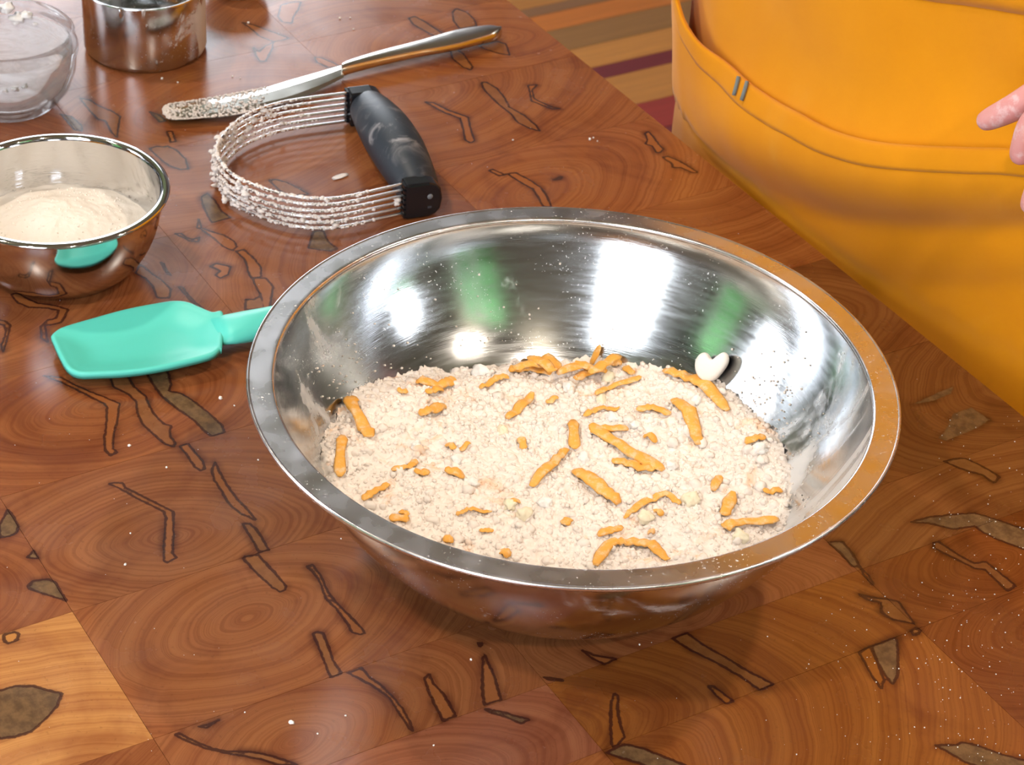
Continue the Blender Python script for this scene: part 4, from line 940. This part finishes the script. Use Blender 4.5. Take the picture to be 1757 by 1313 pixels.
# local frame: x = away from the wires, y = along the handle towards the rear
def loc(p): d = Vector((p[0], p[1], 0)) - PO; return Vector((d.dot(DV), d.dot(AXV), 0))
hz_ = .0150; v, f = [], []; SG, NS = 28, 26; HL = AL - .008
for i in range(NS + 1):
    t = i / NS; y = -HL / 2 + HL * t; r = .0112 + .0052 * sin(pi * t) ** .8
    for k in range(SG):
        an = 2 * pi * k / SG; v.append((r * 1.0 * cos(an) + .0005, y, hz_ - .0020 + .0036 * sin(pi * t) + r * .98 * sin(an)))
for i in range(NS):
    for k in range(SG):
        k2 = (k + 1) % SG; f.append((i * SG + k, (i + 1) * SG + k, (i + 1) * SG + k2, i * SG + k2))
f.append(tuple(range(SG))); f.append(tuple(NS * SG + k for k in range(SG - 1, -1, -1)))
mesh('handle', v, f, M['rubber'], pb, True)
def capmesh(name, y0, y1):
    sec = [(-.0112, -.0116), (.0030, -.0116), (.0075, -.0100), (.0103, -.0066), (.0115, 0), (.0103, .0066), (.0075, .0100), (.0030, .0116), (-.0112, .0116)]
    bm = bmesh.new(); A = [bm.verts.new((x, y0, z + .0126)) for x, z in sec]; B = [bm.verts.new((x, y1, z + .0126)) for x, z in sec]
    for k in range(len(sec)):
        k2 = (k + 1) % len(sec); bm.faces.new((A[k], A[k2], B[k2], B[k]))
    bm.faces.new(A); bm.faces.new(B)
    o = bm_obj(name, bm, M['black_plastic'], pb, False); md = o.modifiers.new('b', 'BEVEL'); md.width = .0014; md.segments = 3; md.limit_method = 'ANGLE'
    return o
capf = capmesh('end_cap', -AL / 2 - .0035, -AL / 2 + .0075); capr = capmesh('end_cap', AL / 2 - .0075, AL / 2 + .0035)
for k in range(7):      # little teeth where the wires enter
    z = .003 + k * .0033
    for s, cp in ((-1, capf), (1, capr)):
        boxes('wire_slot', [(-.0124, -.0110, s * AL / 2 - .003, s * AL / 2 + .003, z - .0010, z + .0010)], M['black_plastic'], cp)
em = lathe('emblem', [(0, .0003), (.0016, .0003), (.0018, 0), (0, 0)], plain('grey_print', srgb(120, 124, 132), .5), capf, None, 20); em.rotation_euler = (pi / 2, 0, 0); em.location = (.0035, -AL / 2 - .0034, .0150)
em2 = boxes('emblem', [(.0022, .0046, -AL / 2 - .0037, -AL / 2 - .0033, .0072, .0086)], plain('dark_print', srgb(60, 62, 70), .5), capf)
wl = [loc((p[0] * 1e-4, p[1] * 1e-4)) for p in PB_W]
wl[0] = Vector((-.0108, -AL / 2 + .002, 0)); wl[-1] = Vector((-.0108, AL / 2 - .002, 0))
wp = cr_spline(wl, 8); NW = 6
res_v, res_f = [], []
for w in range(NW):
    z = .0028 + w * .0040; inset = .0022 * abs(w - 2.5) / 2.5
    P = [Vector((p.x + (.0 if i in (0, len(wp) - 1) else inset * min(1, (-.012 - p.x) / .05)), p.y, z)) for i, p in enumerate(wp)]
    sweep('wire', P, .0009, M['wire'], pb, 6)
    n = len(P)
    for _ in range(560):
        t = rg.betavariate(1.6, 1.6); t = max(.03, min(.97, t)); i = int(t * (n - 1)); p = P[i].lerp(P[min(n - 1, i + 1)], rg.random())
        if p.x > -.040 + .012 * rg.random(): continue
        s = rg.choice([rg.uniform(.0005, .0009), rg.uniform(.0005, .0009), rg.uniform(.0008, .0014)])
        blob(res_v, res_f, (p.x + rg.uniform(-.0006, .0006), p.y + rg.uniform(-.0008, .0008), max(s * .8, z + rg.uniform(-.0004, .0007))), s, 1, (1, 1, .75), .4, rg)
for _ in range(60):
    i = rg.randrange(8, len(wp) - 8); p = wp[i]; s = rg.uniform(.0014, .0026)
    if p.x > -.035: continue
    blob(res_v, res_f, (p.x + rg.uniform(-.001, .001), p.y + rg.uniform(-.001, .001), rg.uniform(.003, .023)), s, 2, (1, .8, .6), .6, rg)
for p in ((-.0150, -AL / 2 + .001, .013), (-.0155, -AL / 2 + .001, .0105)): blob(res_v, res_f, p, .0020, 2, (1, .8, .8), .5, rg)
tag(mesh('flour_residue', res_v, res_f, M['residue'], pb, True), kind='stuff')

# ================================================================== crumbs and flour dust on the table
v, f = [], []
for (x, y), r in CRUMBS:
    s = r * .00013; blob(v, f, (x * 1e-4, y * 1e-4, s * .6), s, 2, (1, .8, .7), .5, rg)
for (x, y), r in DUST:
    s = r * .00012; blob(v, f, (x * 1e-4, y * 1e-4, s * .5), s, 1, (1, 1, .7), .4, rg)
for _ in range(260):      # finer dust scattered over the rest of the board
    a_, b_ = rg.uniform(-.62, .22), rg.uniform(-.25, .29); x, y = a_ * TC - b_ * TS, a_ * TS + b_ * TC
    s = rg.uniform(.00008, .00022); blob(v, f, (x, y, s * .5), s, 1, (1, 1, .7), .4, rg)
tag(mesh('flour_crumbs', v, f, M['white_lump'], None, True), 'white flour crumbs and dust scattered over the wooden table', 'crumbs', kind='stuff')
vv, ff = [], []; blob(vv, ff, (0, 0, 0), .0032, 2, (1.9, .6, .18), .6, random.Random(3))
tag(mesh('flour_flake', vv, ff, M['residue'], None, True, (-.112, .343, .0006)), 'flat pale flour flake on the table inside the wire loop', 'flour flake')

# ================================================================== the cook
AC, AA, AB, B0, NN = -.17, .25, .15, .312, 2.5
person_parts = {}
HND = {k: [(lambda w: Vector((w.x * TC + w.y * TS, -w.x * TS + w.y * TC, w.z)))(Vector(p) * 1e-4) for p in q] for k, q in HAND.items()}
J, E_, Rr = [], [], []
def jn(p, r, parent=None):
    J.append(Vector(p)); Rr.append(r if isinstance(r, tuple) else (r, r))
    if parent is not None: E_.append((parent, len(J) - 1))
    return len(J) - 1
bc = .50
pel = jn((AC, bc, .02), (.12, .12))
sp1 = jn((AC, bc, .16), (.115, .115), pel); sp2 = jn((AC, bc + .01, .30), (.115, .115), sp1); sp3 = jn((AC, bc + .01, .42), (.11, .11), sp2); nk = jn((AC, bc, .535), (.055, .055), sp3)
hd0 = jn((AC, bc - .02, .62), (.068, .075), nk); hd1 = jn((AC, bc - .025, .70), (.074, .088), hd0); hd2 = jn((AC, bc - .015, .775), (.052, .062), hd1)
for s in (-1, 1):
    hip = jn((AC + s * .095, bc, -.10), (.085, .09), pel); kn = jn((AC + s * .10, bc - .01, -.45), (.055, .06), hip); an = jn((AC + s * .10, bc + .02, -.82), (.038, .042), kn); jn((AC + s * .10, bc - .10, -.872), (.032, .026), an)
# left arm, forward over the table
def hand_from(wr, H_):
    palm = jn((H_['index'][0] + H_['little'][0] + wr_pt * 1.2) / 3.2, (.020, .016), wr)
    for k, r0 in (('index', .0085), ('middle', .0088), ('ring', .0084), ('little', .0074)):
        p = palm
        for i, q in enumerate(H_[k]): p = jn(q, (r0, .92 * r0, .86 * r0, .68 * r0)[i], p)
        tip = H_[k][3] + (H_[k][3] - H_[k][2]) * .22; jn(tip, r0 * .42, p)
    p = wr
    for i, q in enumerate(H_['thumb']): p = jn(q, (.014, .0115, .0098, .0075)[i], p)
shl = jn((AC + .17, bc, .46), (.055, .055), sp3); el = jn((AC + .30, bc - .10, .24), (.040, .040), shl)
wr_pt = HND['wrist'][0]; wr = jn(wr_pt, (.026, .021), el)
hand_from(wr, HND)
shr = jn((AC - .17, bc, .46), (.055, .055), sp3); elr = jn((AC - .27, bc - .02, .25), (.040, .040), shr)
cR = Vector((AC - .10, .30, .40))
HR = {k: [] for k in HND}
m0 = HND['wrist'][0]
for k, q in HND.items(): HR[k] = [Vector((cR.x - (p.x - m0.x), cR.y + (p.y - m0.y) * .4, cR.z + (p.z - m0.z) * .5)) for p in q]
wr_pt = HR['wrist'][0]; wrr = jn(wr_pt, (.026, .021), elr); hand_from(wrr, HR)
def skin_obj(name, J, E, R, root, mat, parent=None, lev=2):
    m = bpy.data.meshes.new(name); m.from_pydata([tuple(p) for p in J], E, []); m.update(); m.materials.append(mat)
    o = bpy.data.objects.new(name, m); link(o, parent)
    sk = o.modifiers.new('skin', 'SKIN'); sk.use_smooth_shade = True
    for i, d in enumerate(m.skin_vertices[0].data): d.radius = R[i]; d.use_root = (i == root)
    ss = o.modifiers.new('sub', 'SUBSURF'); ss.levels = ss.render_levels = lev
    return o
person = skin_obj('person', J, E_, Rr, pel, M['skin'])
person.rotation_euler = (0, 0, TH)
tag(person, 'cook in a marigold apron standing against the table edge, floury fingers showing', 'person')
grow = lambda ids, k: ([J[i] for i in ids], [(ids.index(a), ids.index(b)) for a, b in E_ if a in ids and b in ids], [(Rr[i][0] + k, Rr[i][1] + k) for i in ids])
ids = [pel, sp1, sp2, sp3, shl, el, shr, elr]; a_, b_, c_ = grow(ids, .012); skin_obj('shirt', a_, b_, c_, 0, M['shirt'], person)
ids = [pel] + [i for i in range(8, 16)]; a_, b_, c_ = grow(ids, .012); skin_obj('trousers', a_, b_, c_, 0, M['trousers'], person)
# face and hair
v, f = [], []; V, F = ico(3)
for p in V:
    if p.y < -.25 and p.z < .55: q = Vector((p.x * .070, max(p.y, -.2) * .080, p.z * .09))
    else: q = Vector((p.x * .080, p.y * .096, p.z * .100))
    v.append((AC + q.x, bc - .012 + q.y, .715 + q.z))
mesh('hair', v, F, M['hair'], person, True)
for s in (-1, 1):
    v, f = [], []; blob(v, f, (AC + s * .030, bc - .105, .705), .011, 2, (1, .7, .8), 0.0, rg); mesh('eye', v, f, M['eye'], person, True)
    v, f = [], []; blob(v, f, (AC + s * .078, bc - .02, .69), .022, 2, (.35, .6, 1.2), 0.0, random.Random(1)); mesh('ear', v, f, M['skin'], person, True)
sweep('nose', [(AC, bc - .108, .700), (AC, bc - .118, .680), (AC, bc - .128, .665), (AC, bc - .108, .655)], [.006, .009, .012, .006], M['skin'], person, 10)
sweep('mouth', [(AC - .022, bc - .096, .632), (AC, bc - .104, .630), (AC + .022, bc - .096, .632)], [.002, .006, .002], plain('lips', srgb(176, 92, 90), .5), person, 8)

CREASE = [(-40, -.022), (-25, -.012), (-13.8, -.003), (-5.2, .002), (.2, .015), (6.4, .031), (13.6, .046), (21, .0615), (31.6, .0825), (60, .11)]
OPEN = [(-58, .150), (-50, .128), (-42, .106), (-36, .086), (-30.8, .072), (-24, .067), (-13.6, .070), (-9.2, .0715), (-3.6, .076), (1.8, .0845), (8.4, .096), (16.4, .1115), (28.4, .134), (45, .156), (70, .172)]
def sm_interp(T_, x, w=2.0): return (interp(T_, x - w) + 2 * interp(T_, x) + interp(T_, x + w)) / 4
def apron_pt(deg, z, off=0.0, raw=False):
    ph = radians(deg); s, c = sin(ph), cos(ph)
    x = (1 if s > 0 else -1) * abs(s) ** (2 / NN); y = (1 if c > 0 else -1) * abs(c) ** (2 / NN)
    zc = sm_interp(CREASE, deg, 4); q = z - zc
    w = smooth01(deg, -30, -8) * (1 - smooth01(deg, 50, 80))
    d = .015 * math.exp(-((q - .042) / .030) ** 2) - .006 * math.exp(-((q - .002) / .015) ** 2)
    d -= min(.009, .30 * max(0.0, min(-q, zc) - .006))
    d *= w
    d += .0035 * sin(deg * .16 + z * 14) * smooth01(z, .06, .16)                      # soft upright drape above the pocket
    d += .002 * fbm(deg * .05, z * 9, 3, 3)
    if z < .012: d = min(d, .0035 + max(0, z) * .3)
    if z < -.02: d += (.006 * sin(deg * .22) - .006) * smooth01(-z, .02, .10)
    d += off
    if raw: return d
    # outward normal of the cross-section, roughly
    nx, ny = x, -y; L = hypot(nx / AA, ny / AB); nx, ny = nx / AA / L, ny / AB / L
    lean = max(0, z - .25) * .10
    a = AC + AA * x + nx * d; b = B0 + AB - AB * y + ny * d + lean
    if z < .0: b = max(b, .3085)
    return Vector((a, b, z))
def grid_mesh(name, degs, zs, fn, mat, parent, thick=.0014, zof=None):
    v, f = [], []; nd, nz = len(degs), len(zs)
    for k in range(nz):
        for i in range(nd): v.append(fn(i, k))
    for k in range(nz - 1):
        for i in range(nd - 1): f.append((k * nd + i, k * nd + i + 1, (k + 1) * nd + i + 1, (k + 1) * nd + i))
    o = mesh(name, v, f, mat, parent, True)
    sd = o.modifiers.new('thick', 'SOLIDIFY'); sd.thickness = thick; sd.offset = -1
    return o
zs = [-.62 + .94 * k / 150 for k in range(151)] + [.32 + .22 * k / 20 for k in range(1, 21)]
def ap_fn(i, k):
    z = zs[k]; half = 112 if z < .22 else 112 - 72 * smooth01(z, .22, .34)
    return apron_pt(-half + 2 * half * i / 180, z)
apron = grid_mesh('apron', list(range(181)), zs, ap_fn, M['apron'], person)
apron['label'] = 'marigold cotton apron with a wide front pocket'
pd = [-56 + 134 * i / 160 for i in range(161)]; pn = 60
def pk_off(deg, t):     # t = 0 at the opening edge
    gap = .012 * smooth01(-deg, 12, 36) * (1 - smooth01(t, 0, .55)); return .0026 + gap + .0010 * (1 - smooth01(t, 0, .3))
def pk_fn(i, k):
    deg = pd[i]; zo = sm_interp(OPEN, deg); t = k / pn; z = zo - (zo + .20) * t
    return apron_pt(deg, z, pk_off(deg, t) if z > .004 else .0012)
pocket = grid_mesh('pocket', pd, list(range(pn + 1)), pk_fn, M['apron'], apron, .0014)
def hem_fn(i, k):
    deg = pd[i]; zo = sm_interp(OPEN, deg); z = zo - .0135 * k / 6; t = (.0135 * k / 6) / (zo + .20)
    return apron_pt(deg, z, pk_off(deg, t) + (.0013 if 0 < k < 6 else .0008))
hem = grid_mesh('pocket_hem', pd, list(range(7)), hem_fn, M['apron'], apron, .0012)
v, f = [], []
for row, dz in ((0, .0025), (1, .0112)):
    deg = -50.0
    while deg < 74:
        zo = sm_interp(OPEN, deg); t = dz / (zo + .20)
        A = apron_pt(deg, zo - dz, pk_off(deg, t) + .0018); zo2 = sm_interp(OPEN, deg + .75); B = apron_pt(deg + .75, zo2 - dz, pk_off(deg + .75, t) + .0018)
        sv, sf = sweep_data([A, A.lerp(B, .5) + (A - Vector((AC, bc, A.z))).normalized() * .0002, B], [.0005] * 3, 5); n = len(v); v += sv; f += [tuple(i + n for i in q) for q in sf]; deg += 1.1
tag(mesh('stitching', v, f, M['thread'], apron, True), kind='stuff')
for d0, z0, d1, z1 in ((-12.6, .0715, -11.7, .0615), (-10.5, .0735, -9.8, .0630)):
    P = [apron_pt(d0 + (d1 - d0) * t / 4, z0 + (z1 - z0) * t / 4, pk_off(-11, .03) + .0042) for t in range(5)]
    o = sweep('bar_tack', P, [(.0012, .0009)] * 5, M['tack'], apron, 8); o['label'] = 'grey-blue bar tack on the pocket hem'
SEAM = [(-40, .150), (-10, .168), (7.6, .176), (15.2, .188), (24.6, .2), (45, .222), (80, .235)]
def band_fn(i, k):
    deg = -40 + 120 * i / 100; return apron_pt(deg, sm_interp(SEAM, deg, 4) + .05 * k / 8, .0022 if 0 < k < 8 else .0012)
grid_mesh('waistband', list(range(101)), list(range(9)), band_fn, M['apron'], apron, .0014)
for s in (-1, 1):
    sweep('shoe', [(AC + s * .10, bc + .07, FLOOR_Z + .040), (AC + s * .10, bc + .02, FLOOR_Z + .045), (AC + s * .10, bc - .08, FLOOR_Z + .036), (AC + s * .10, bc - .16, FLOOR_Z + .028), (AC + s * .10, bc - .185, FLOOR_Z + .026)], [(.034, .038), (.042, .045), (.046, .036), (.044, .028), (.028, .022)], M['shoe'], person, 16)
